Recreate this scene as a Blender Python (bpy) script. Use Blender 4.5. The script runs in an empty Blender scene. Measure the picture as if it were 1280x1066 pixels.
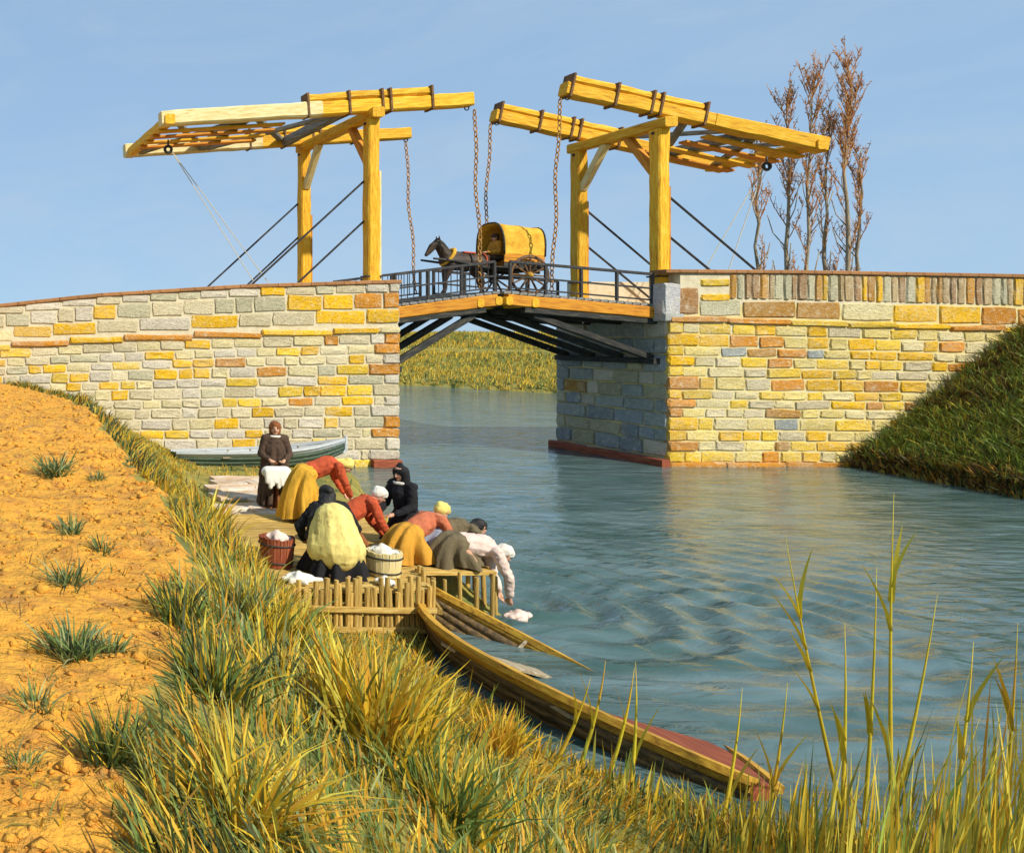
import bpy, math, random
import numpy as np
from mathutils import Vector, Matrix

random.seed(7); RNG = np.random.default_rng(7)
SC = bpy.context.scene
COL = SC.collection
R = math.radians

# ------------------------------------------------------------------ camera
F, CX, CY, EYE = 1025.0, -100.0, 415.0, 4.1          # pixels of the 1280-wide photograph
cam_d = bpy.data.cameras.new('camera'); cam = bpy.data.objects.new('camera', cam_d); COL.objects.link(cam)
cam.location = (0, 0, EYE); cam.rotation_euler = (R(90), 0, 0)
cam_d.sensor_width = 36; cam_d.lens = 36 * F / 1280
cam_d.shift_x = (640 - CX) / 1280; cam_d.shift_y = (CY - 533) / 1280
cam_d.clip_end = 20000; cam_d.clip_start = 0.05
SC.camera = cam

# ------------------------------------------------------------------ sky, sun, exposure
SUN = Vector((0.36, -0.68, 0.64)).normalized()
world = bpy.data.worlds.new('World'); SC.world = world; world.use_nodes = True
wn = world.node_tree.nodes; wl = world.node_tree.links
bg = wn['Background']; sky = wn.new('ShaderNodeTexSky'); sky.sky_type = 'NISHITA'
sky.sun_disc = False
sky.sun_elevation = math.asin(SUN.z); sky.sun_rotation = math.atan2(SUN.x, SUN.y)
sky.air_density = 1.0; sky.dust_density = 0.0; sky.ozone_density = 1.6; sky.altitude = 2500
sg = wn.new('ShaderNodeGamma'); sg.inputs[1].default_value = .18             # an even, soft sky: the same curve for the whole dome
st_ = wn.new('ShaderNodeVectorMath'); st_.operation = 'MULTIPLY'; st_.inputs[1].default_value = (1.40, 2.00, 2.66)
wl.new(sky.outputs[0], sg.inputs[0]); wl.new(sg.outputs[0], st_.inputs[0]); 
wt = wn.new('ShaderNodeTexCoord'); wm = wn.new('ShaderNodeMapping'); wm.inputs['Scale'].default_value = (1.2, 1.2, 3.4)       # thin veils of high cloud all round
wno = wn.new('ShaderNodeTexNoise'); wno.inputs['Scale'].default_value = 3.2; wno.inputs['Detail'].default_value = 9; wno.inputs['Roughness'].default_value = .62; wno.inputs['Distortion'].default_value = .6
wr0 = wn.new('ShaderNodeMapRange'); wr0.inputs[1].default_value = .42; wr0.inputs[2].default_value = .8; wr0.inputs[4].default_value = .38
wmx = wn.new('ShaderNodeMix'); wmx.data_type = 'RGBA'; wmx.inputs[7].default_value = (2.7, 3.1, 3.5, 1)
wl.new(wt.outputs['Generated'], wm.inputs[0]); wl.new(wm.outputs[0], wno.inputs[0]); wl.new(wno.outputs[0], wr0.inputs[0]); wl.new(wr0.outputs[0], wmx.inputs[0])
wl.new(st_.outputs[0], wmx.inputs[6]); wl.new(wmx.outputs[2], bg.inputs[0]); bg.inputs[1].default_value = 0.15
sd = bpy.data.lights.new('sun', 'SUN'); so = bpy.data.objects.new('sun', sd); COL.objects.link(so)
sd.energy = 3.7; sd.angle = R(1.2); sd.color = (1.0, 0.93, 0.80)
so.rotation_euler = SUN.to_track_quat('Z', 'Y').to_euler(); so.location = SUN * 60
SC.view_settings.view_transform = 'Standard'; SC.view_settings.look = 'None'
SC.view_settings.exposure = 0.52; SC.view_settings.gamma = 1
SC.view_settings.use_curve_mapping = False
SC.cycles.use_denoising = True

def PX(px, py, Y):                 # a pixel at a known distance -> a point
    return Vector(((px - CX) * Y / F, Y, EYE - (py - CY) * Y / F))
def XA(px, Y): return (px - CX) * Y / F
def ZA(py, Y): return EYE - (py - CY) * Y / F

# ------------------------------------------------------------------ materials
def srgb(r, g, b):
    f = lambda c: (c / 255 / 12.92) if c / 255 <= .04045 else ((c / 255 + .055) / 1.055) ** 2.4
    return (f(r), f(g), f(b), 1)
def M(name, cols, scale=5, rough=.8, bump=.3, bscale=None, stretch=(1, 1, 1), var=.25, use=None,
      spec=.3, dist=.02, transl=0, lo=.3, hi=.7):
    m = bpy.data.materials.new(name); m.use_nodes = True
    nt = m.node_tree; N = nt.nodes; L = nt.links; p = N['Principled BSDF']
    tc = N.new('ShaderNodeTexCoord'); mp = N.new('ShaderNodeMapping'); mp.inputs['Scale'].default_value = stretch
    L.new(tc.outputs['Object'], mp.inputs[0])
    n1 = N.new('ShaderNodeTexNoise'); n1.inputs['Scale'].default_value = scale; n1.inputs['Detail'].default_value = 7
    n1.inputs['Roughness'].default_value = .62
    L.new(mp.outputs[0], n1.inputs[0])
    rp = N.new('ShaderNodeValToRGB'); L.new(n1.outputs[0], rp.inputs[0])
    cr = rp.color_ramp
    for i in range(len(cols)):
        t = lo + (hi - lo) * i / max(1, len(cols) - 1)
        e = cr.elements[i] if i < 2 else cr.elements.new(t)
        e.position = t; e.color = tuple(cols[i])[:3] + (1,)
    out = rp.outputs[0]; oi = None
    if use:
        mx = N.new('ShaderNodeMix'); mx.data_type = 'RGBA'; mx.blend_type = 'MULTIPLY'; mx.inputs[0].default_value = 1
        L.new(out, mx.inputs[6])
        if use == 'obj':
            oi = N.new('ShaderNodeObjectInfo'); L.new(oi.outputs['Color'], mx.inputs[7])
        else:
            at = N.new('ShaderNodeAttribute'); at.attribute_name = 'Col'; L.new(at.outputs['Color'], mx.inputs[7])
        out = mx.outputs[2]
    if var:
        oi = oi or N.new('ShaderNodeObjectInfo')
        mr = N.new('ShaderNodeMapRange'); mr.inputs[3].default_value = 1 - var / 2; mr.inputs[4].default_value = 1 + var / 2
        L.new(oi.outputs['Random'], mr.inputs[0])
        hs = N.new('ShaderNodeHueSaturation'); L.new(mr.outputs[0], hs.inputs['Value']); L.new(out, hs.inputs['Color'])
        out = hs.outputs[0]
    L.new(out, p.inputs['Base Color'])
    p.inputs['Roughness'].default_value = rough; p.inputs['Specular IOR Level'].default_value = spec
    if bump:
        n2 = N.new('ShaderNodeTexNoise'); n2.inputs['Scale'].default_value = bscale or scale * 4
        n2.inputs['Detail'].default_value = 6; n2.inputs['Roughness'].default_value = .6
        L.new(mp.outputs[0], n2.inputs[0])
        b = N.new('ShaderNodeBump'); b.inputs['Strength'].default_value = bump; b.inputs['Distance'].default_value = dist
        L.new(n2.outputs[0], b.inputs['Height']); L.new(b.outputs[0], p.inputs['Normal'])
    if transl:
        t = N.new('ShaderNodeBsdfTranslucent'); L.new(out, t.inputs[0])
        ms = N.new('ShaderNodeMixShader'); ms.inputs[0].default_value = transl
        L.new(p.outputs[0], ms.inputs[1]); L.new(t.outputs[0], ms.inputs[2])
        L.new(ms.outputs[0], N['Material Output'].inputs[0])
    return m

WHITE2 = [(.55, .55, .55), (1, 1, 1)]
GR = (14, 14, 14)
ST = (1, 9, 9)                                             # grain runs along local X
MAT = {
 'mortar_l': M('mortar_pale', [(.50, .43, .28), (.62, .54, .36), (.66, .59, .43)], 3, .95, .7, 20, var=0, dist=.03),
 'mortar_r': M('mortar_yellow', [(.56, .44, .16), (.66, .56, .26), (.60, .56, .40)], 2, .95, .7, 20, var=0, dist=.03),
 'coping': M('coping_brown', [(.20, .085, .03), (.34, .16, .06), (.30, .19, .10)], 4, .9, .6, var=.3),
 'paint_yellow': M('yellow_timber', [(.17, .085, .03), (.60, .27, .015), (.74, .40, .015), (.78, .50, .05), (.62, .50, .22)], 2.2, .72, .8, 5, ST, .3, dist=.02, lo=.24, hi=.76),
 'paint_orange': M('orange_timber', [(.32, .10, .012), (.60, .24, .015), (.66, .32, .03)], 2.2, .65, .5, 5, ST, .2, dist=.015),
 'paint_pale': M('pale_timber', [(.50, .34, .10), (.72, .60, .28), (.75, .68, .44)], 2.2, .65, .5, 5, ST, .15, dist=.015),
 'grey_timber': M('grey_timber', [(.07, .07, .07), (.20, .20, .19), (.36, .33, .26)], 2.5, .8, .6, 6, ST, .3, dist=.015),
 'dark_timber': M('tarred_timber', [(.012, .014, .014), (.03, .03, .028), (.10, .085, .05)], 2.5, .7, .5, 6, ST, .3, dist=.015),
 'iron': M('iron', [(.010, .010, .011), (.025, .024, .024), (.07, .05, .035)], 8, .55, .3, 30, var=.2, spec=.5),
 'rust': M('rusty_chain', [(.16, .07, .025), (.42, .20, .05), (.55, .34, .10)], 9, .7, .4, 30, var=0),
 'strap': M('rusty_strap', [(.06, .035, .02), (.16, .08, .03), (.24, .13, .05)], 9, .75, .4, 30, var=.2),
 'rope': M('rope', [(.45, .42, .32), (.65, .60, .45)], 20, .9, .3, 60, var=0),
 'dirt': M('orange_dirt', [(.30, .11, .02), (.62, .27, .035), (.76, .37, .045), (.50, .22, .04), (.70, .44, .14)], 3.2, .95, 1.0, 11, (1, 1, 1), 0, dist=.06, lo=.25, hi=.75),
 'turf': M('turf', [(.06, .09, .025), (.20, .20, .05), (.36, .27, .05), (.24, .31, .14)], 1.4, .95, .8, 14, (1, 1, 1), 0, dist=.05, lo=.28, hi=.72),
 'blade': M('grass_blades', [(.8, .8, .8), (1, 1, 1)], 6, .6, 0, var=0, use='attr', transl=.25),
 'reed': M('reed_stems', [(.38, .36, .03), (.62, .50, .03), (.66, .38, .04)], 1.6, .55, .2, 30, var=.35, transl=.15),
 'weed': M('weed_leaves', [(.10, .15, .07), (.22, .27, .14), (.38, .38, .22)], 9, .7, .2, var=.3, transl=.2),
 'straw': M('straw_stakes', [(.20, .12, .03), (.48, .30, .07), (.62, .46, .16)], 3, .85, .6, 8, ST, .5, dist=.015),
 'slab': M('pale_slab', [(.50, .24, .10), (.62, .47, .32), (.70, .62, .52)], 2.2, .9, .6, 14, var=.3, dist=.03),
 'bark': M('poplar_bark', [(.16, .13, .09), (.32, .25, .16), (.42, .36, .26)], 3, .95, .8, 9, (3, 3, .7), .2, dist=.03),
 'twig': M('russet_twigs', [(.36, .15, .05), (.56, .26, .09), (.56, .36, .16)], 3, .85, 0, var=.2, transl=.15),
 'skin': M('skin', [(.52, .28, .17), (.62, .36, .23)], 9, .55, .1, var=.15),
 'boat_wood': M('boat_ochre', [(.22, .10, .02), (.52, .28, .03), (.66, .42, .05)], 2.5, .6, .5, 8, ST, .2, dist=.01),
 'boat_in': M('boat_inside', [(.16, .11, .07), (.34, .27, .17), (.5, .42, .28)], 2.5, .7, .5, 8, ST, .2, dist=.01),
 'boat_red': M('boat_red', [(.10, .035, .018), (.28, .065, .028), (.38, .12, .05)], 3, .75, .7, 8, ST, .2, dist=.01),
 'boat_dark': M('boat_dark', [(.035, .028, .018), (.13, .085, .04), (.28, .17, .05)], 3, .6, .5, 8, ST, .2, dist=.01),
 'boat_green': M('boat_green', [(.03, .055, .04), (.07, .11, .075), (.12, .16, .11)], 3, .6, .4, 8, ST, .1, dist=.01),
 'boat_white': M('boat_grey_white', [(.40, .44, .46), (.58, .60, .60)], 3, .6, .3, 8, ST, .1, dist=.01),
 'hide': M('horse_hide', [(.020, .013, .010), (.045, .028, .018), (.09, .055, .03)], 5, .6, .2, 40, var=0),
 'hair_black': M('black_hair', [(.010, .010, .010), (.03, .026, .022)], 20, .6, .4, 60, var=0),
 'canvas': M('yellow_canvas', [(.46, .20, .015), (.66, .36, .03), (.72, .46, .06)], 4, .85, .6, 12, var=0, dist=.03),
}
def stone_material():
    m = M('stone', [(.45, .42, .38), (.86, .85, .82), (1, 1, 1), (1, .94, .84)], 6, .95, 1.0, 16, use='obj', var=.12, dist=.05, lo=.22, hi=.78)
    N = m.node_tree.nodes; L = m.node_tree.links; p = N['Principled BSDF']; src = p.inputs['Base Color'].links[0].from_socket
    g = N.new('ShaderNodeNewGeometry'); last = src
    for sc, col, lo, hi, am in ((.9, (.55, .50, .38, 1), .45, .75, .40), (2.6, (.40, .32, .18, 1), .55, .72, .35), (7.0, (.74, .66, .46, 1), .52, .66, .45)):
        n = N.new('ShaderNodeTexNoise'); n.inputs['Scale'].default_value = sc; n.inputs['Detail'].default_value = 6; n.inputs['Roughness'].default_value = .7
        L.new(g.outputs['Position'], n.inputs[0])
        mr = N.new('ShaderNodeMapRange'); mr.inputs[1].default_value = lo; mr.inputs[2].default_value = hi; mr.inputs[4].default_value = am; L.new(n.outputs[0], mr.inputs[0])
        mx = N.new('ShaderNodeMix'); mx.data_type = 'RGBA'; mx.inputs[7].default_value = col
        L.new(mr.outputs[0], mx.inputs[0]); L.new(last, mx.inputs[6]); last = mx.outputs[2]
    L.new(last, p.inputs['Base Color'])
    return m
MAT['stone'] = stone_material()
def cloth(name, c, dark=.6):
    k = 'cloth_' + name
    if k not in MAT:
        MAT[k] = M(k, [tuple(x * dark for x in c), c, tuple(min(.85, x * 1.2) for x in c)], 6, .92, .7, 9, (1.4, 1.4, .45), 0, dist=.028)
    return MAT[k]

# ------------------------------------------------------------------ scene helpers
WM = {}
def tag(o, label=None, cat=None, group=None, kind=None):
    if label: o['label'] = label
    if cat: o['category'] = cat
    if group: o['group'] = group
    if kind: o['kind'] = kind
    return o
def put(o, parent=None, mw=None):
    COL.objects.link(o); mw = mw or Matrix.Identity(4); WM[o.name] = mw.copy()
    if parent is not None:
        o.parent = parent; o.matrix_parent_inverse = WM[parent.name].inverted()
    o.matrix_basis = mw
    return o
def thing(name, label, cat, loc, group=None):
    o = bpy.data.objects.new(name, None); o.empty_display_size = .2
    put(o, None, Matrix.Translation(Vector(loc))); return tag(o, label, cat, group)
def mesh_from(name, V, Fc, mat, smooth=False):
    me = bpy.data.meshes.new(name); me.from_pydata([tuple(v) for v in V], [], Fc); me.materials.append(mat)
    if smooth: me.polygons.foreach_set('use_smooth', [True] * len(me.polygons))
    me.update(); return me
def np_mesh(name, V, Q, mat, col=None, smooth=False):
    V = np.asarray(V, dtype=np.float32); Q = np.asarray(Q, dtype=np.int32); k = Q.shape[1]
    me = bpy.data.meshes.new(name)
    me.vertices.add(len(V)); me.vertices.foreach_set('co', V.ravel())
    me.loops.add(Q.size); me.loops.foreach_set('vertex_index', Q.ravel())
    me.polygons.add(len(Q)); me.polygons.foreach_set('loop_start', np.arange(0, Q.size, k, dtype=np.int32))
    me.polygons.foreach_set('loop_total', np.full(len(Q), k, dtype=np.int32))
    if smooth: me.polygons.foreach_set('use_smooth', np.ones(len(Q), dtype=bool))
    me.update(calc_edges=True); me.validate()
    if col is not None:
        a = me.color_attributes.new('Col', 'FLOAT_COLOR', 'POINT')
        c = np.ones((len(V), 4), dtype=np.float32); c[:, :3] = col; a.data.foreach_set('color', c.ravel())
    me.materials.append(mat); return me
def O(name, me, parent=None, mw=None): return put(bpy.data.objects.new(name, me), parent, mw)

class MB:
    def __init__(s): s.V = []; s.F = []
    def add(s, V, Fc):
        n = len(s.V); s.V += [Vector(v) for v in V]; s.F += [tuple(i + n for i in f) for f in Fc]; return s
    def beam(s, p0, p1, w, h, up=(0, 0, 1), ch=.12, taper=1):
        p0 = Vector(p0); p1 = Vector(p1); x = (p1 - p0).normalized(); y = Vector(up).cross(x)
        if y.length < 1e-4: y = Vector((0, 1, 0)).cross(x)
        y.normalize(); z = x.cross(y); V = []
        for p, t in ((p0, 1), (p1, taper)):
            a, b = w / 2 * t, h / 2 * t; c = min(a, b) * ch * 2
            for u, v in ((-a + c, -b), (a - c, -b), (a, -b + c), (a, b - c), (a - c, b), (-a + c, b), (-a, b - c), (-a, -b + c)):
                V.append(p + y * u + z * v)
        return s.add(V, [tuple(range(7, -1, -1)), tuple(range(8, 16))] + [(i, (i + 1) % 8, 8 + (i + 1) % 8, 8 + i) for i in range(8)])
    def tube(s, P, rad, n=6, cap=True):
        P = [Vector(p) for p in P]; rad = rad if hasattr(rad, '__len__') else [rad] * len(P); V = []; Fc = []
        ref = Vector((.3, .2, 1)).normalized()
        for i, p in enumerate(P):
            t = (P[min(i + 1, len(P) - 1)] - P[max(i - 1, 0)]).normalized()
            a = t.cross(ref)
            if a.length < .05: a = t.cross(Vector((1, 0, 0)))
            a.normalize(); b = t.cross(a)
            for k in range(n):
                q = 2 * math.pi * k / n; V.append(p + (a * math.cos(q) + b * math.sin(q)) * rad[i])
        for i in range(len(P) - 1):
            for k in range(n):
                Fc.append((i * n + k, i * n + (k + 1) % n, (i + 1) * n + (k + 1) % n, (i + 1) * n + k))
        if cap: Fc += [tuple(range(n - 1, -1, -1)), tuple(range((len(P) - 1) * n, len(P) * n))]
        return s.add(V, Fc)
    def torus(s, c, r0, r1, M3=None, n=16, m=6, sx=1):
        V = []; Fc = []; M3 = M3 or Matrix.Identity(3); c = Vector(c)
        for i in range(n):
            a = 2 * math.pi * i / n
            for j in range(m):
                b = 2 * math.pi * j / m
                V.append(c + M3 @ Vector(((r0 + r1 * math.cos(b)) * math.cos(a) * sx, (r0 + r1 * math.cos(b)) * math.sin(a), r1 * math.sin(b))))
        for i in range(n):
            for j in range(m):
                Fc.append((i * m + j, ((i + 1) % n) * m + j, ((i + 1) % n) * m + (j + 1) % m, i * m + (j + 1) % m))
        return s.add(V, Fc)
    def lathe(s, c, prof, n=20, cap=True):
        V = []; Fc = []; c = Vector(c)
        for r, z in prof:
            for k in range(n):
                a = 2 * math.pi * k / n; V.append(c + Vector((r * math.cos(a), r * math.sin(a), z)))
        for i in range(len(prof) - 1):
            for k in range(n): Fc.append((i * n + k, i * n + (k + 1) % n, (i + 1) * n + (k + 1) % n, (i + 1) * n + k))
        if cap: Fc += [tuple(range(n - 1, -1, -1)), tuple(range((len(prof) - 1) * n, len(prof) * n))]
        return s.add(V, Fc)
    def build(s, name, mat, parent=None, smooth=False): return O(name, mesh_from(name, s.V, s.F, mat, smooth), parent)

def beam_obj(name, p0, p1, w, h, mat, parent, up=(0, 0, 1), ch=.12, wob=0):
    """one timber with its own axes: local X runs along the grain"""
    p0 = Vector(p0); p1 = Vector(p1); L = (p1 - p0).length
    x = (p1 - p0).normalized(); y = Vector(up).cross(x)
    if y.length < 1e-4: y = Vector((0, 1, 0)).cross(x)
    y.normalize(); z = x.cross(y)
    mw = Matrix((x, y, z)).transposed().to_4x4(); mw.translation = (p0 + p1) / 2
    b = MB()
    if wob:
        n = max(3, int(L / .5)); V = []; Fc = []
        for i in range(n + 1):
            t = i / n; ox, oz = random.uniform(-wob, wob), random.uniform(-wob, wob); k = random.uniform(.93, 1.04)
            a, bb = w / 2 * k, h / 2 * k; c = min(a, bb) * ch * 2
            for u, v in ((-a + c, -bb), (a - c, -bb), (a, -bb + c), (a, bb - c), (a - c, bb), (-a + c, bb), (-a, bb - c), (-a, -bb + c)):
                V.append((-L / 2 + t * L, u + ox, v + oz))
        for i in range(n):
            for k in range(8): Fc.append((i * 8 + k, i * 8 + (k + 1) % 8, (i + 1) * 8 + (k + 1) % 8, (i + 1) * 8 + k))
        Fc += [tuple(range(7, -1, -1)), tuple(range(n * 8, n * 8 + 8))]; b.add(V, Fc)
    else:
        b.beam((-L / 2, 0, 0), (L / 2, 0, 0), w, h, ch=ch)
    return O(name, mesh_from(name, b.V, b.F, mat), parent, mw)

# value noise
_T = RNG.random((256, 256))
def vnoise(x, y, s=1.0):
    x = np.asarray(x, float) / s + 71.3; y = np.asarray(y, float) / s + 37.7
    xi = np.floor(x).astype(int); yi = np.floor(y).astype(int); fx = x - xi; fy = y - yi
    fx = fx * fx * (3 - 2 * fx); fy = fy * fy * (3 - 2 * fy)
    g = lambda a, b: _T[a % 256, b % 256]
    return (g(xi, yi) * (1 - fx) + g(xi + 1, yi) * fx) * (1 - fy) + (g(xi, yi + 1) * (1 - fx) + g(xi + 1, yi + 1) * fx) * fy
def fbm(x, y, s): return (vnoise(x, y, s) + .5 * vnoise(x, y, s / 2.1) + .25 * vnoise(x, y, s / 4.3)) / 1.75 - .5

# ------------------------------------------------------------------ terrain
CANAL = [(60, 3.6), (40, 4.2), (20, 5.2), (12, 5.5), (9, 5.65), (7.4, 5.8), (6.35, 6.4), (5.9, 7.5), (5.9, 8.8), (6.2, 9.8), (6.75, 10.7), (7.3, 11.7),
         (8.5, 11.95), (8.8, 13), (9.3, 15), (10.3, 18), (11.4, 21), (12.3, 23), (13, 25.2), (14.6, 25.4), (14.6, 29.4), (10, 36), (-20, 50), (-60, 60),
         (-60, 95), (-20, 88), (10, 80), (30, 70), (38.5, 62), (45, 50), (60, 46), (120, 42), (120, 36), (60, 37), (40, 36), (27, 31.5), (22.8, 29.4),
         (22.8, 25.2), (28.3, 25.2), (28.0, 23), (27.2, 20.3), (28, 17), (33, 13), (45, 10), (60, 9.4)]
def canal_d(x, y):
    d = np.full(x.shape, 1e9); ins = np.zeros(x.shape, bool); n = len(CANAL)
    for i in range(n):
        (x0, y0), (x1, y1) = CANAL[i], CANAL[(i + 1) % n]
        dx, dy = x1 - x0, y1 - y0; t = np.clip(((x - x0) * dx + (y - y0) * dy) / (dx * dx + dy * dy), 0, 1)
        d = np.minimum(d, (x - x0 - t * dx) ** 2 + (y - y0 - t * dy) ** 2)
        c = ((y0 > y) != (y1 > y))
        with np.errstate(divide='ignore', invalid='ignore'):
            ins ^= c & (x < (dx * (y - y0) / (dy if dy else 1e-9) + x0))
    return np.sqrt(d), ins
YE = [-5, 2, 3, 3.5, 4.5, 5.75, 8, 10.6, 14, 17, 20, 24, 25.5]
XE = [.5, .58, .72, .98, 1.42, 1.82, 2.32, 2.6, 3.05, 3.4, 3.2, 2.6, 2.4]
YT = [-5, 3, 7, 9, 11, 14, 17, 20, 25]
XT = [5.4, 5.2, 4.75, 4.55, 4.35, 5.1, 6.0, 7.0, 8.6]
def path_edge(y): return np.interp(y, YE, XE)
def smooth01(t): t = np.clip(t, 0, 1); return t * t * (3 - 2 * t)
def ground_z(x, y, rough=True):
    x = np.asarray(x, float); y = np.asarray(y, float)
    d, ins = canal_d(x, y)
    xe = path_edge(y); xt = np.interp(y, YT, XT)
    berm = np.interp(y, [5, 8.3, 9.3, 10.6, 11.2, 18, 22.5], [.42, .40, .20, .16, .55, .6, .2])
    t = np.clip((xt - x) / (xt - xe), 0, 1)
    rise = .5 * t + .5 * smooth01(t)
    hL = berm + (2.55 - berm) * rise
    hL = np.minimum(hL, -.04 + d * .9)
    hR = np.minimum(.32 + .78 * np.maximum(d - .25, 0), 4.35); hR = np.minimum(hR, d * 2.2 - .05)
    hF = np.minimum(.30 + .32 * d, 3.75); hF = np.minimum(hF, d * 1.2 - .05)
    h = np.where(y > 26, hF, np.where(x > 18.5, hR, hL))
    h = np.where(ins, -np.minimum(d * .9 + .04, 1.3), h)
    if rough:
        near = (y < 26)
        dirt = near & (x < xe)
        r = fbm(x, y, 1.3) * .16 + fbm(x + 9, y, .45) * .07
        rd = fbm(x, y, .9) * .16 + np.abs(fbm(x * .7, y * 1.5, .40)) * .13 + np.abs(fbm(x * .6 + y * .3, y * 1.6, .2)) * .06
        amp = np.clip(d / 1.0, 0, 1) * (~ins)
        h = h + np.where(dirt, rd, np.where(near, r, np.where(d < 30, fbm(x, y, 3) * .35, 0))) * amp
    return h
def gz(x, y): return float(ground_z(np.array([x]), np.array([y]))[0])

def axis(parts):
    a = []
    for lo, hi, st in parts: a += list(np.arange(lo, hi, st))
    return np.array(sorted(set(np.round(a, 4))))
gx = np.concatenate([-np.geomspace(9, 6000, 22)[::-1], axis([(-8, -1, .16), (-1, 4.6, .06), (4.6, 15, .16), (15, 36, .3), (36, 62, .8)]), np.geomspace(62, 6000, 24)])
gy = np.concatenate([-np.geomspace(5, 3000, 16)[::-1], axis([(-4, 2, .16), (2, 13, .06), (13, 26, .14), (26, 92, .8)]), np.geomspace(93, 9000, 26)])
GX, GY = np.meshgrid(gx, gy); GZ = ground_z(GX, GY)
nx, ny = len(gx), len(gy)
idx = np.arange(nx * ny).reshape(ny, nx)
Q = np.stack([idx[:-1, :-1], idx[:-1, 1:], idx[1:, 1:], idx[1:, :-1]], -1).reshape(-1, 4)
cxm = (GX[:-1, :-1] + GX[1:, 1:]).ravel() / 2; cym = (GY[:-1, :-1] + GY[1:, 1:]).ravel() / 2
dirt_edge = path_edge(cym) + fbm(cxm, cym, .7) * .5
is_dirt = (cxm < dirt_edge) & (cym < 25.4) & (cxm > -9)
V3 = np.stack([GX.ravel(), GY.ravel(), GZ.ravel()], -1)
def sub_mesh(name, mask, mat):
    q = Q[mask]; u, inv = np.unique(q, return_inverse=True)
    return np_mesh(name, V3[u], inv.reshape(-1, 4), mat, smooth=True)
tag(O('ground', sub_mesh('ground', ~is_dirt, MAT['turf'])), 'grassy canal bank and fields reaching the horizon', None, None, 'structure')
tag(O('dirt_path', sub_mesh('dirt_path', is_dirt, MAT['dirt'])), 'orange dirt path along the top of the bank', None, None, 'structure')

# ------------------------------------------------------------------ water
def water_material():
    m = bpy.data.materials.new('canal_water'); m.use_nodes = True; nt = m.node_tree; N = nt.nodes; L = nt.links; p = N['Principled BSDF']
    tc = N.new('ShaderNodeTexCoord'); mp = N.new('ShaderNodeMapping'); mp.inputs['Scale'].default_value = (.45, 1.6, 1)
    mp.inputs['Rotation'].default_value = (0, 0, R(8)); L.new(tc.outputs['Object'], mp.inputs[0])
    n = N.new('ShaderNodeTexNoise'); n.inputs['Scale'].default_value = .9; n.inputs['Detail'].default_value = 5; n.inputs['Distortion'].default_value = 1.2
    L.new(mp.outputs[0], n.inputs[0])
    rp = N.new('ShaderNodeValToRGB'); L.new(n.outputs[0], rp.inputs[0]); e = rp.color_ramp.elements
    e[0].position = .35; e[0].color = (.045, .095, .085, 1); e[1].position = .65; e[1].color = (.115, .18, .185, 1)
    L.new(rp.outputs[0], p.inputs['Base Color'])
    p.inputs['Roughness'].default_value = .07; p.inputs['IOR'].default_value = 1.33; p.inputs['Specular IOR Level'].default_value = .6
    n2 = N.new('ShaderNodeTexNoise'); n2.inputs['Scale'].default_value = 2.6; n2.inputs['Detail'].default_value = 4; n2.inputs['Distortion'].default_value = .8
    L.new(mp.outputs[0], n2.inputs[0])
    b = N.new('ShaderNodeBump'); b.inputs['Strength'].default_value = .7; b.inputs['Distance'].default_value = .08
    L.new(n2.outputs[0], b.inputs['Height']); L.new(b.outputs[0], p.inputs['Normal'])
    return m
wx = np.concatenate([[-62, -20], axis([(5, 25, .085), (25, 32, .3), (32, 62, 2)]), [121]])
wy = np.concatenate([axis([(3, 26, .085), (26, 34, .25), (34, 96, 2)]), [97]])
AX, AY = np.meshgrid(wx, wy)
WC = (9.15, 12.5)
r1 = np.hypot(AX - WC[0], (AY - WC[1]) * 1.0)
r2 = np.hypot(AX - 12.3, AY - 11.6)
WZ = .062 * np.cos(2 * np.pi * r1 / .62 + 2.4 * fbm(AX, AY, 2.0)) * np.exp(-r1 / 3.6) * np.clip(r1 / .3, 0, 1)
WZ += .042 * np.cos(2 * np.pi * r2 / .68 + 3 * fbm(AX + 5, AY, 1.8)) * np.exp(-r2 / 2.6)
WZ *= np.where((AX < 8.3) & (AY < 11.7), .3, 1)                 # calmer in the lee of the boat
WZ += fbm(AX * .45, AY * 1.4, .9) * .035 * (AY < 27)
V = np.stack([AX.ravel(), AY.ravel(), WZ.ravel()], -1); ii = np.arange(AX.size).reshape(AX.shape)
WQ = np.stack([ii[:-1, :-1], ii[:-1, 1:], ii[1:, 1:], ii[1:, :-1]], -1).reshape(-1, 4)
tag(O('canal_water', np_mesh('canal_water', V, WQ, water_material(), smooth=True)), 'rippled blue green canal water', None, None, 'structure')

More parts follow.
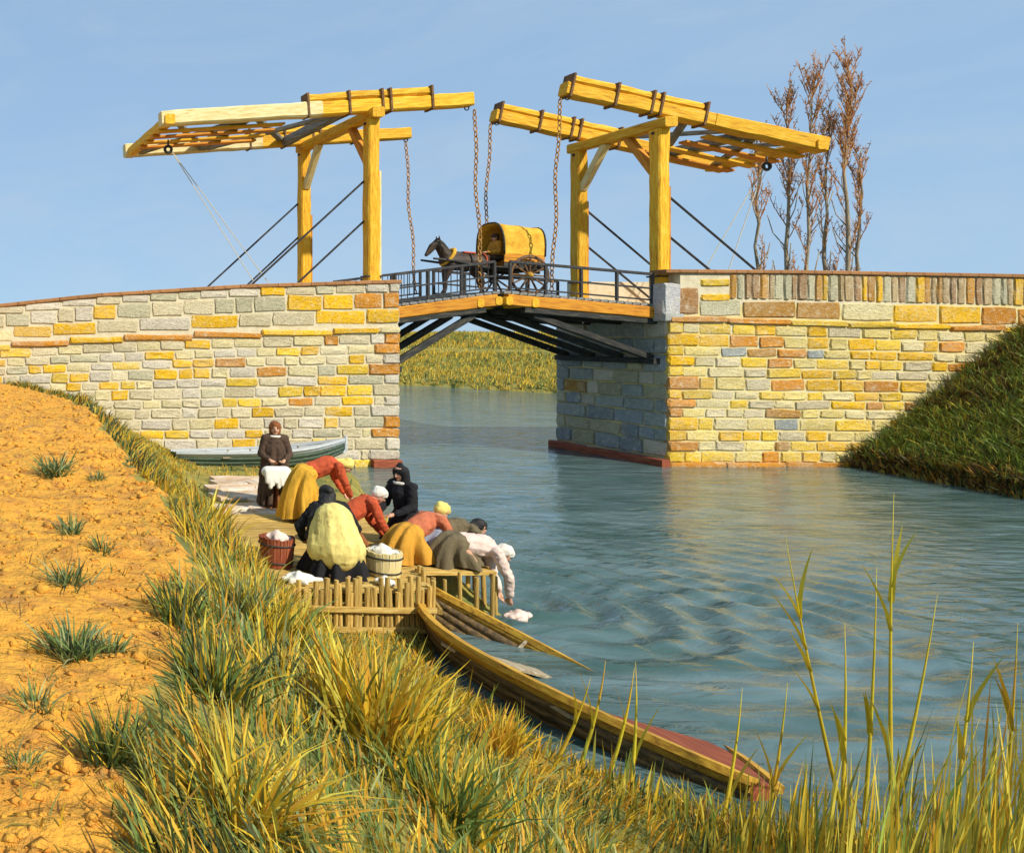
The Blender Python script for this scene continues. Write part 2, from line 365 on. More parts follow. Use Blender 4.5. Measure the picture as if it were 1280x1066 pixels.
# ------------------------------------------------------------------ masonry
YF, YB, YBL = 25.0, 29.4, 30.75                    # front and back plane of the abutments
WXL, WXR = 14.63, 22.8                 # canal faces
YEL = (.80, .46, .015); YEL2 = (.78, .52, .05); ORA = (.62, .26, .03); OCH = (.52, .27, .06); RED = (.50, .12, .035)
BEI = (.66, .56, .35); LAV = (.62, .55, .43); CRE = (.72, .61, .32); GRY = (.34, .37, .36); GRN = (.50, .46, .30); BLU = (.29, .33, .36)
def stone_mesh(w, h, d=.16, j=.028, bev=.026):
    """rough dressed block, face towards -Y; about 40 triangles"""
    def ring(a, b, y, jj):
        pts = []
        for u, v in ((-1, -1), (0, -1), (1, -1), (1, 0), (1, 1), (0, 1), (-1, 1), (-1, 0)):
            k = .975 if u and v else 1
            pts.append((u * a * k + random.uniform(-jj, jj), y, v * b * k + random.uniform(-jj, jj)))
        return pts
    a, b = w / 2, h / 2
    V = ring(a, b, d, 0) + ring(a, b, 0.03, j) + ring(a - bev, b - bev, -random.uniform(.0, .03), j * .6)
    V.append((random.uniform(-.2, .2) * w, -random.uniform(.0, .035), 0)); Fc = []
    for r in (0, 1):
        for k in range(8): Fc.append((r * 8 + k, r * 8 + (k + 1) % 8, (r + 1) * 8 + (k + 1) % 8, (r + 1) * 8 + k))
    for k in range(8): Fc.append((16 + k, 16 + (k + 1) % 8, 24))
    return mesh_from('stone', V, Fc, MAT['stone'])
def stone(parent, x, y, z, w, h, c, rot=0, name='stone', d=.16):
    o = O(name, stone_mesh(w, h, d), parent, Matrix.Translation((x, y, z)) @ Matrix.Rotation(rot + random.uniform(-.012, .012), 4, 'Z') @ Matrix.Rotation(random.uniform(-.022, .022), 4, 'Y'))
    v = random.uniform(.80, 1.08); o.color = (c[0] * v, c[1] * v, c[2] * v, 1); return o
def pick(pal): return random.choices([p[0] for p in pal], [p[1] for p in pal])[0]
def courses(parent, xa, xb, ztop, n, zbot, pal, wr, visible, y=YF, zslope=None, quoin=0, qpal=None):
    """n courses of stones between zbot and ztop(x); quoin = +1/-1: bonded corner blocks at xb / xa"""
    hs = [random.uniform(.8, 1.2) for _ in range(n)]; s = sum(hs); v0 = 0
    for k in range(n):
        v1 = v0 + hs[k] / s
        x0, x1 = xa, xb
        if quoin:
            q = random.uniform(.75, .95) if k % 2 else random.uniform(.42, .55)
            xc = xb - q / 2 if quoin > 0 else xa + q / 2
            zz0 = zbot + (ztop(xc) - zbot) * v0; zz1 = zbot + (ztop(xc) - zbot) * v1
            stone(parent, xc, y - .025, (zz0 + zz1) / 2, q - .015, zz1 - zz0 - .03, pick(qpal), 0, 'quoin')
            if quoin > 0: x1 = xb - q
            else: x0 = xa + q
        x = x0 - (0 if quoin < 0 else random.uniform(0, .6))
        while x < x1 - .12:
            w = random.uniform(*wr)
            if x + w > x1 - .25: w = x1 - x
            xc = x + w / 2; za = zbot + (ztop(xc) - zbot) * v0; zb = zbot + (ztop(xc) - zbot) * v1
            if visible(xc, zb) and w > .1:
                stone(parent, xc, y, (za + zb) / 2, w - random.uniform(.02, .05), (zb - za) - random.uniform(.02, .05), pick(pal))
            x += w
        v0 = v1
def zi(tab, Y=YF):
    xs = [XA(p[0], Y) for p in tab]; zs = [ZA(p[1], Y) for p in tab]
    return lambda x: float(np.interp(x, xs, zs))
def face_wall(name, V, Fc, mat, parent): return O(name, mesh_from(name, V, Fc, mat), parent)
def prism_x(xs, zlo, zhi, y0, y1):
    """solid with a top and bottom line given along X"""
    b = MB(); n = len(xs); V = []
    for x in xs: V += [(x, y0, zlo(x)), (x, y0, zhi(x)), (x, y1, zhi(x)), (x, y1, zlo(x))]
    Fc = [(0, 1, 2, 3), tuple((n - 1) * 4 + k for k in (3, 2, 1, 0))]
    for i in range(n - 1):
        for k in range(4): Fc.append((i * 4 + k, (i + 1) * 4 + k, (i + 1) * 4 + (k + 1) % 4, i * 4 + (k + 1) % 4))
    return b.add(V, Fc)
ROAD = 4.93
# --- left abutment
topL = zi([(-900, 470), (-200, 400), (0, 380), (120, 367), (300, 356), (490, 350)])
strL = zi([(-900, 500), (-200, 446), (0, 432), (120, 425), (260, 419), (490, 412)])
roadL = lambda x: min(ROAD, topL(x) - .75)
wl_ = thing('stone_abutment', 'long pale stone abutment wall left of the canal, ramping up to the drawbridge', 'wall', (12, 27, 0))
xs = [-22, -14, -8] + list(np.arange(-5, 14.5, 1.0)) + [WXL - .05]
prism_x(xs, lambda x: -1.2, roadL, YF + .022, YBL).build('wall_core', MAT['mortar_l'], wl_)
prism_x(xs, lambda x: roadL(x) - .02, lambda x: topL(x) - .12, YF + .026, YF + .45).build('parapet_core', MAT['mortar_l'], wl_)
prism_x(xs, lambda x: roadL(x) - .02, lambda x: topL(x) - .12, YBL - .40, YBL - .002).build('parapet_core', MAT['mortar_l'], wl_)
prism_x(xs, lambda x: roadL(x) + .004, lambda x: roadL(x) + .03, YF + .46, YBL - .41).build('road_surface', MAT['dirt'], wl_)
palL = [(BEI, 6), (LAV, 4), (CRE, 4), (YEL, 4.4), (YEL2, 2.2), (GRN, .9), (ORA, .4)]
qpL = [(ORA, 3), (OCH, 2), (LAV, 2.5), (YEL, 1), (RED, .8), (BEI, 2)]
visL = lambda x, zb: x > -1.2 and zb > gz(x, YF - .25) - .15 and zb > 0
courses(wl_, -1.5, WXL, lambda x: strL(x) - .10, 13, -.12, palL, (.42, 1.0), visL, quoin=1, qpal=qpL)
x = -1.5                                                # string course and parapet stones
while x < WXL - .3:
    w = min(random.uniform(1.2, 2.2), WXL - x); stone(wl_, x + w / 2, YF - .05, strL(x + w / 2) - .01, w - .02, .17, random.choice([YEL, YEL, YEL2, ORA]) if x < 12.6 else CRE, -0.0, 'string_stone'); x += w
for lo, hi, wr, pal in ((0.13, .44, (.9, 1.7), [(YEL, 2.2), (BEI, 2), (LAV, 2), (GRN, 1.2), (CRE, 1)]),
                        (.45, .80, (.5, 1.1), [(GRN, 2), (LAV, 3), (BEI, 3), (YEL, 1.3), (ORA, .3)]), (.80, 1.0, (.5, 1.2), [(GRN, 2), (LAV, 3), (BEI, 2), (YEL, .8), (OCH, .4)])):
    x = -1.5
    while x < WXL - .1:
        w = random.uniform(*wr)
        if x + w > WXL - .3: w = WXL - x
        xc = x + w / 2; s0 = strL(xc) + .02; H = topL(xc) - .10 - s0
        last = x + w > WXL - .5
        c = (ORA if hi > .7 and hi < .9 else YEL if hi < .5 else LAV) if last else pick(pal)
        stone(wl_, xc, YF - (.02 if last else 0), s0 + H * (lo + hi) / 2, w - .04, H * (hi - lo) - .03, c, 0, 'quoin' if last else 'stone')
        x += w
x = -1.5
while x < WXL - .05:                                    # coping
    w = min(random.uniform(.8, 1.3), WXL + .04 - x); xc = x + w / 2
    beam_obj('coping_stone', (x + .006, YF + .23, topL(x) - .055), (x + w - .006, YF + .23, topL(x + w) - .055), .56, .12, MAT['coping'], wl_, ch=.2); x += w
# --- right abutment
topR = zi([(835, 337), (1000, 338), (1280, 343), (1600, 352), (2600, 380)])
strR = zi([(835, 398), (900, 400), (1280, 412), (1600, 424), (2600, 450)])
roadR = lambda x: min(ROAD, topR(x) - .8)
wr_ = thing('stone_abutment', 'bright yellow stone abutment wall right of the canal beside the green embankment', 'wall', (28, 27, 0))
xs = [WXR + .05] + list(np.arange(23.5, 37, 1.0)) + [40, 46, 54, 62]
prism_x(xs, lambda x: -1.2, roadR, YF + .022, YB).build('wall_core', MAT['mortar_r'], wr_)
xs2 = [WXR + .40] + xs[1:]
prism_x(xs2, lambda x: roadR(x) - .02, lambda x: topR(x) - .12, YF + .026, YF + .45).build('parapet_core', MAT['mortar_l'], wr_)
prism_x(xs2, lambda x: roadR(x) - .02, lambda x: topR(x) - .12, YB - .40, YB - .002).build('parapet_core', MAT['mortar_l'], wr_)
prism_x(xs2, lambda x: roadR(x) + .004, lambda x: roadR(x) + .03, YF + .46, YB - .41).build('road_surface', MAT['dirt'], wr_)
CR2 = (.78, .62, .22)
palR = [(YEL, 4), (YEL2, 3.4), (CRE, 3.2), (CR2, 4), (ORA, 2.2), (OCH, 1.0), (BEI, 1.4), (GRY, .35)]
qpR = [(YEL, 6), (ORA, 1.5), (YEL2, 2)]
visR = lambda x, zb: x < 36.5 and zb > gz(x, YF - .25) - .15 and zb > 0
courses(wr_, WXR, 36.5, lambda x: strR(x) - .10, 13, .12, palR, (.45, 1.15), visR, quoin=-1, qpal=qpR)
x = WXR
while x < 36:
    w = random.uniform(1.2, 2.0); stone(wr_, x + w / 2, YF - .05, strR(x + w / 2) - .01, w - .02, .16, random.choice([YEL, ORA, YEL2, ORA]), 0, 'string_stone'); x += w
x = WXR + .02
while x < 28.4:
    w = min(random.uniform(1.3, 2.0), 28.4 - x); stone(wr_, x + w / 2, YF - .07, .02, w - .015, .22, random.choice([ORA, ORA, YEL]), 0, 'footing_stone', .2); x += w
x = WXR + .95                                            # parapet: long blocks, then a course of bricks on end
while x < 36:
    w = random.uniform(.9, 1.7); xc = x + w / 2; s0 = strR(xc) + .1; H = topR(xc) - .1 - s0
    stone(wr_, xc, YF, s0 + H * .20, w - .05, H * .36, pick([(ORA, 2), (YEL, 2.4), (GRN, 2.2), (CRE, 1.5), (OCH, 1.6)])); x += w
x = WXR + 1.9
while x < 36:
    w = random.uniform(.17, .30); xc = x + w / 2; s0 = strR(xc) + .1; H = topR(xc) - .1 - s0
    near_y = .35 if 27.5 < x < 29.6 else .12
    stone(wr_, xc, YF, s0 + H * .70, w - .03, H * .56, pick([(YEL, near_y * 7), (OCH, 2.4), (GRN, 2.0), (BEI, 1.0), ((.46, .33, .17), 2.0), ((.36, .21, .10), 1.8)]), 0, 'upright_brick'); x += w
for zf, c in ((.44, YEL), (.78, OCH)): stone(wr_, WXR + 1.45, YF, strR(24) + .1 + (topR(24) - .2 - strR(24)) * zf, .85, .2, YEL if zf < .5 else YEL2)
stone(wr_, WXR + .62, YF - .015, strR(23.5) + .55, .62, .78, (.42, .20, .06), 0, 'quoin')
O('parapet_end_block', stone_mesh(.5, .95, .5), wr_, Matrix.Translation((WXR + .12, YF - .01, strR(23) + .60))).color = (.50, .49, .50, 1)
O('parapet_end_block', stone_mesh(.62, .24, .5), wr_, Matrix.Translation((WXR + .16, YF - .04, strR(23) + .04))).color = (.40, .42, .40, 1)
x = WXR - .1
while x < 36.5:
    w = random.uniform(.8, 1.3)
    beam_obj('coping_stone', (x + .006, YF + .23, topR(x) - .055), (x + w - .006, YF + .23, topR(x + w) - .055), .58, .12, MAT['coping'], wr_, ch=.2); x += w
# canal faces of both abutments
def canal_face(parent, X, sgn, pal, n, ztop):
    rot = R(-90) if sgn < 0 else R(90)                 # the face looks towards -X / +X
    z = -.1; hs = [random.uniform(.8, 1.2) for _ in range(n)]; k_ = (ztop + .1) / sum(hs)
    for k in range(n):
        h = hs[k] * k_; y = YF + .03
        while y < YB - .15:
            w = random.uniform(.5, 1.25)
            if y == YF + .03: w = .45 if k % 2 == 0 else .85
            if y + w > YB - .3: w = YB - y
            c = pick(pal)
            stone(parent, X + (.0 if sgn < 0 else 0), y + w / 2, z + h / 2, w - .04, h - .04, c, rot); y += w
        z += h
canal_face(wr_, WXR, -1, [(GRY, 5), (BLU, 3), (LAV, 3), (GRN, 2), (OCH, .35)], 11, 4.85)  # grey and blue stones: shade on this face put into their colour
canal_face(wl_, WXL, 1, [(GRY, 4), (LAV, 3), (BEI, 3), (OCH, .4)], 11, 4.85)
beam_obj('footing_beam', (WXR - .14, YF - .1, .10), (WXR - .14, YB, .10), .26, .26, MAT['boat_red'], wr_, wob=.01)
beam_obj('mooring_beam', (WXL - .05, YF - .12, .10), (WXL - .9, YF - .12, .10), .2, .24, MAT['boat_red'], wl_, wob=.01)

# ------------------------------------------------------------------ drawbridge
YN, YR, YRL = 25.62, 28.75, 30.1                     # near and rear row of posts
XPL, XPR = 14.10, 23.10
def zdeck(x): return 5.38 - .43 * (abs(x - 18.0) / (3.4 if x < 18 else 4.9))
def stay(parent, p0, p1, r=.035): MB().tube([p0, p1], r, 6).build('iron_stay', MAT['iron'], parent)
def portal(X, ztop, side, label, YR):
    t = thing('bridge_portal', label, 'portal', (X, (YN + YR) / 2, ROAD), 'timber portals of the drawbridge')
    for y in (YN, YR):
        beam_obj('post', (X, y, ROAD - .25), (X, y, ztop), .40, .36, MAT['paint_yellow'], t, up=(1, 0, 0), wob=.006)
        beam_obj('post_facing', (X + .215, y + .02, ROAD - .1), (X + .215, y + .02, ztop - random.uniform(1.6, 2.4)), .30, .07, MAT['paint_pale' if y == YN and side < 0 else 'paint_orange'], t, up=(1, 0, 0))
        MB().beam((X - .24, y, ROAD + .9), (X + .27, y, ROAD + .9), .40, .05).build('iron_band', MAT['iron'], t)
    beam_obj('lintel', (X, YN - .42, ztop + .15), (X, YR + .30, ztop + .15), .38, .32, MAT['paint_yellow'], t, wob=.006)
    for y, s in ((YN, 1), (YR, -1)):
        beam_obj('knee_brace', (X, y + s * .15, ztop - 1.35), (X, y + s * 1.15, ztop + .02), .22, .22, MAT['paint_orange' if s > 0 else 'paint_pale'], t)
        MB().tube([(X - .23, y, ztop - .12), (X + .23, y, ztop - .12)], .045, 8).build('bolt', MAT['iron'], t)
    for y in (YN, YR):
        for za, zr, run in ((ztop - 1.9, ROAD + .1, 4.3), (ztop - 3.15, ROAD + .1, 2.9)):
            stay(t, (X + side * .18, y + .1, za), (X + side * run, y + .1, zr))
    return t
pl = portal(XPL, 10.72, -1, 'tall yellow timber portal with iron stays standing on the left abutment', YRL)
pr = portal(XPR, 10.42, 1, 'tall yellow timber portal with iron stays standing on the right abutment', YR)

def balance(label, xt, zt, xc, zc, xp, side, dbl, YR, ext=0):
    """two rocking beams joined by a braced frame; xt/zt tail end, xc/zc canal end"""
    t = thing('balance_beam_frame', label, 'balance beam', (xp, (YN + YR) / 2, 11), 'counterweight beams over the drawbridge')
    z = lambda x: zt + (zc - zt) * (x - xt) / (xc - xt)
    P = lambda x, y, dz=0: (x, y, z(x) + dz)
    mats = ('paint_pale', 'paint_yellow') if side < 0 else ('paint_yellow', 'paint_yellow')
    xm = xp + side * 1.6
    for y in (YN, YR):
        beam_obj('balance_beam', P(xt, y), P(xm, y), .40, .46, MAT[mats[0]], t, wob=.012)
        beam_obj('balance_beam', P(xm - side * .002, y, 0), P(xc + (ext if y == YR else 0), y), .36, .42, MAT['paint_yellow'], t, wob=.012)
        a, b = dbl
        n = 3; xx = [a + (b - a) * i / n for i in range(n + 1)]
        for i in range(n):
            q = .02 * (b - a) / abs(b - a)
            beam_obj('doubling_log', P(xx[i] + q, y + .02, .34 + (.02 if i % 2 else 0)), P(xx[i + 1] - q, y + .02, .34), .34, .27, MAT['paint_yellow'], t, ch=.3, wob=.012)
        for xq in xx + [a * .4 + b * .6]:
            MB().beam(P(xq - .03, y, .12), P(xq + .03, y, .12), .44, .75, ch=.02).build('iron_strap', MAT['strap'], t)
        MB().torus(P(xc + (ext if y == YR else 0) + side * .12, y, -.24), .07, .018, Matrix.Rotation(R(90), 3, 'X'), 12, 5).build('ring', MAT['iron'], t)
    e = side * .25
    for x in (xt - e, xt + (xp - xt) * .42, xp + side * .75):
        beam_obj('cross_beam', P(x, YN - (.25 if x == xt - e else -.19), -.06), P(x, YR + (.3 if x == xt - e else -.19), -.06), .30, .30, MAT['paint_yellow' if x == xt - e else 'grey_timber'], t, wob=.006)
    xa, xb = xt - side * .55, xt + (xp - xt) * .42 + side * .2
    xd = xp + side * .95
    for (x0, x1) in ((xa, xb), (xb - side * .4, xd)):
        for y0, y1, dz in ((YN + .2, YR - .2, .02), (YR - .2, YN + .2, -.14)):
            beam_obj('diagonal_brace', P(x0, y0, dz), P(x1, y1, dz), .20, .13, MAT['grey_timber'], t)
    for k in range(4):                                      # loading boards of the counterweight floor
        y = YN + .55 + k * .75
        beam_obj('counterweight_board', P(xt - side * .1, y, -.27), P(xt + (xp - xt) * .62, y, -.27), .30, .07, MAT['paint_orange' if k % 2 else 'paint_yellow'], t)
    xr = xt - side * .75 ; yr = (YN + YR) / 2 - .6
    pu = MB().torus((xr, yr, z(xr) - .62), .11, .05, Matrix.Rotation(R(90), 3, 'X'), 14, 6)
    pu.tube([(xr, yr, z(xr) - .3), (xr, yr, z(xr) - .55)], .03, 6); pu.build('pulley', MAT['iron'], t, True)
    for q in (0, .35):
        MB().tube([(xr - side * .1, yr, z(xr) - .66), (xp + side * (1.9 + q * 2), yr + .2 - q, ROAD + .1)], .014, 5).build('hauling_rope', MAT['rope'], t)
    return t, z
bl, zl = balance('pale and yellow balance beams over the left portal, tail pointing left', 7.5, 10.74, 17.2, 11.34, XPL, -1, (12.05, 15.9), YRL, .75)
br, zr = balance('yellow balance beams over the right portal, tail tilted down to the right', 28.2, 9.92, 20.1, 11.68, XPR, 1, (20.25, 24.4), YR)

def chain(label, p0, p1):
    o = MB(); p0 = Vector(p0); p1 = Vector(p1); L = (p1 - p0).length; n = int(L / .165); d = (p1 - p0).normalized()
    X = d.cross(Vector((0, 1, 0))).normalized(); Y = d.cross(X)
    for i in range(n):
        c = p0.lerp(p1, (i + .5) / n) + Vector((.05 * math.sin(i * .35), 0, 0)) * math.sin(math.pi * i / n)
        A = X if i % 2 else Y; B = Y if i % 2 else X
        o.torus(c, .055, .018, Matrix((d, A, B)).transposed(), 10, 5, 1.55)
    ob = o.build('lifting_chain', MAT['rust'], None, True); tag(ob, label, 'chain', 'chains lifting the bridge leaves')
chain('rusty chain from the near end of the left balance beams, above the horse', (17.32, YN, zl(17.2) - .30), (17.5, YN - .02, zdeck(17.5) + .12))
chain('rusty chain from the far end of the left balance beams, nearest the left wall', (17.83, YRL, zl(17.95) - .30), (17.62, 29.17, zdeck(17.6) + .12))
chain('rusty chain from the near end of the right balance beams, right of the cart', (20.0, YN, zr(20.1) - .30), (19.72, YN - .02, zdeck(19.7) + .12))
chain('rusty chain from the far end of the right balance beams, over the cart roof', (20.0, YR, zr(20.1) - .30), (19.72, YR, zdeck(19.7) + .12))

def leaf(x0, x1, side, label, railed):
    t = thing('bridge_leaf', label, 'bridge', ((x0 + x1) / 2, 27.2, 4.9), 'leaves of the drawbridge')
    D = lambda x, y, dz=0: (x, y, zdeck(x) + dz)
    s = 1 if x1 > x0 else -1
    n = int(abs(x1 - x0) / .24)
    for i in range(n):
        xa = x0 + (x1 - x0) * i / n; xb = x0 + (x1 - x0) * (i + 1) / n - s * .02
        b = MB(); zz = random.uniform(-.006, .006)
        o = beam_obj('deck_plank', D((xa + xb) / 2, 25.36, -.04 + zz), D((xa + xb) / 2, 29.22, -.04 + zz), abs(xb - xa), .08, MAT['grey_timber'], t, ch=.05)
    for y in (25.42, 26.7, 27.95, 29.14):
        beam_obj('edge_beam' if y in (25.42, 29.14) else 'joist', D(x0, y, -.27), D(x1 - s * .12, y, -.27), .24, .36, MAT['paint_orange' if y == 25.42 else 'dark_timber'], t, wob=.008)
        beam_obj('corbel_beam', D(x0, y + .03, -.54), D(x0 + (x1 - x0) * .86, y + .03, -.54), .22, .17, MAT['dark_timber'], t)
    for f in (.80, .97):
        x = x0 + (x1 - x0) * f
        beam_obj('cross_tie', D(x, 25.28, -.30), D(x, 29.3, -.30), .2, .26, MAT['paint_yellow'], t, ch=.25)
    for y in (25.55, 26.65, 27.75, 28.85):
        zb = 3.05 if side < 0 else 3.30
        beam_obj('strut', (x0 - s * .0, y, zb), D(x0 + (x1 - x0) * .78, y, -.66), .17, .19, MAT['dark_timber'], t)
    beam_obj('strut_ledge', (x0 + s * .08, YF + .25, zb - .1), (x0 + s * .08, YB - .2, zb - .1), .22, .18, MAT['dark_timber'], t)
    H = .92
    for y in (25.40, 29.17):
        for i in range(railed + 1):
            x = x0 + (x1 - x0) * (.02 + .93 * i / railed)
            MB().beam(D(x, y, -.02), D(x, y, H), .075, .075, up=(1, 0, 0)).build('rail_post', MAT['iron'], t)
        xa, xb = x0 + (x1 - x0) * .02, x0 + (x1 - x0) * .95
        for k, (hz, th) in enumerate(((H, .085), (H * .52, .055), (.12, .05))):
            MB().beam(D(xa, y, hz), D(xb, y, hz), th, th).build('handrail' if k == 0 else 'rail', MAT['iron'], t)
        if side < 0:
            for i in range(1, 16):
                x = x0 + (x1 - x0) * (.02 + .93 * i / 16)
                MB().tube([D(x, y, .1), D(x, y, H - .03)], .014, 5).build('baluster', MAT['iron'], t)
    return t
leaf(WXL + .02, 17.96, -1, 'left bridge leaf with orange edge beam and fine iron railing', 3)
leaf(WXR - .02, 18.04, 1, 'right bridge leaf with orange edge beam and black post railing', 4)

# ------------------------------------------------------------------ smooth bodies out of tapered capsules
def capsule(p0, r0, p1, r1, n=10, m=4):
    p0 = Vector(p0); p1 = Vector(p1); d = p1 - p0
    ax = d.normalized() if d.length > 1e-6 else Vector((0, 0, 1))
    a = ax.orthogonal().normalized(); b = ax.cross(a); V = [p0 - ax * r0]; Fc = []
    rings = [(p0, r0, -math.pi / 2 * (1 - i / m)) for i in range(1, m + 1)] + [(p1, r1, math.pi / 2 * i / m) for i in range(0, m)]
    for p, r, th in rings:
        for k in range(n):
            q = 2 * math.pi * k / n
            V.append(p + ax * (r * math.sin(th)) + (a * math.cos(q) + b * math.sin(q)) * (r * math.cos(th)))
    V.append(p1 + ax * r1); nr = len(rings)
    for k in range(n): Fc.append((0, 1 + (k + 1) % n, 1 + k))
    for i in range(nr - 1):
        for k in range(n): Fc.append((1 + i * n + k, 1 + i * n + (k + 1) % n, 1 + (i + 1) * n + (k + 1) % n, 1 + (i + 1) * n + k))
    for k in range(n): Fc.append((1 + (nr - 1) * n + k, 1 + (nr - 1) * n + (k + 1) % n, len(V) - 1))
    return V, Fc
from mathutils import noise as mnoise
def blob(name, caps, voxel, mat, parent, mw, smooth=3, dec=1.0, wr=0):
    b = MB()
    for c in caps: b.add(*capsule(*c))
    me = mesh_from(name, b.V, b.F, mat)
    tmp = bpy.data.objects.new('tmp', me); COL.objects.link(tmp)
    m = tmp.modifiers.new('r', 'REMESH'); m.mode = 'VOXEL'; m.voxel_size = voxel; m.use_smooth_shade = True
    if smooth: s = tmp.modifiers.new('s', 'SMOOTH'); s.factor = .5; s.iterations = smooth
    if dec < 1: d = tmp.modifiers.new('d', 'DECIMATE'); d.ratio = dec
    bpy.context.view_layer.update(); dg = bpy.context.evaluated_depsgraph_get()
    out = bpy.data.meshes.new_from_object(tmp.evaluated_get(dg)); out.name = name
    bpy.data.objects.remove(tmp); bpy.data.meshes.remove(me)
    out.materials.clear(); out.materials.append(mat)
    if wr:                                                   # soft creases
        for v in out.vertices:
            q = v.co; a = mnoise.noise(Vector((q.x * 9, q.y * 9, q.z * 16))); v.co = q + v.normal * (wr * (1 - 2.4 * abs(a)) + wr * .5 * mnoise.noise(q * 34))
    out.polygons.foreach_set('use_smooth', [True] * len(out.polygons))
    return O(name, out, parent, mw)

def path_caps(pts): return [(pts[i][0], pts[i][1], pts[i + 1][0], pts[i + 1][1]) for i in range(len(pts) - 1)]
STAND = dict(pelvis=(0, 0, .90), chest=(.01, 0, 1.24), neck=(.02, 0, 1.43), head=(.05, 0, 1.56), up=(0, 0, 1), look=(1, 0, -.15),
             knee=(.04, .09, .48), foot=(.02, .09, .07), elbow=(.06, .25, 1.06), hand=(.27, .13, .98), hem=(.0, 0, .06, .24, .22))
BEND = dict(pelvis=(0, 0, .84), chest=(.36, 0, .98), neck=(.54, 0, .99), head=(.67, 0, .97), up=(.55, 0, .6), look=(.6, 0, -.8),
            knee=(.06, .11, .44), foot=(.0, .12, .07), elbow=(.55, .20, .72), hand=(.68, .13, .46), hem=(-.05, 0, .08, .34, .32))
KNEEL = dict(pelvis=(0, 0, .42), chest=(.33, 0, .63), neck=(.49, 0, .70), head=(.61, 0, .74), up=(.4, 0, .8), look=(.8, 0, -.6),
             knee=(.22, .12, .10), foot=(-.14, .10, .07), elbow=(.55, .21, .36), hand=(.76, .13, .12), hem=(-.02, 0, .04, .38, .30))
KUP = dict(pelvis=(0, 0, .45), chest=(.07, 0, .80), neck=(.10, 0, .99), head=(.13, 0, 1.12), up=(0, 0, 1), look=(1, 0, -.3),
           knee=(.26, .13, .10), foot=(-.24, .12, .07), elbow=(.16, .24, .62), hand=(.42, .13, .52), hem=(.02, 0, .04, .40, .32))
REACH = dict(pelvis=(0, 0, .40), chest=(.40, 0, .48), neck=(.58, 0, .48), head=(.71, 0, .46), up=(.6, 0, .5), look=(.7, 0, -.7),
             knee=(.18, .11, .10), foot=(-.14, .10, .07), elbow=(.66, .20, .10), hand=(.84, .12, -.20), hem=(.0, 0, .04, .40, .29))
SIT = dict(pelvis=(0, 0, .10), chest=(.03, 0, .44), neck=(.05, 0, .62), head=(.08, 0, .75), up=(0, 0, 1), look=(1, 0, -.1),
           knee=(.42, .12, .10), foot=(.50, .12, -.30), elbow=(.12, .25, .28), hand=(.42, .12, .26), hem=None)
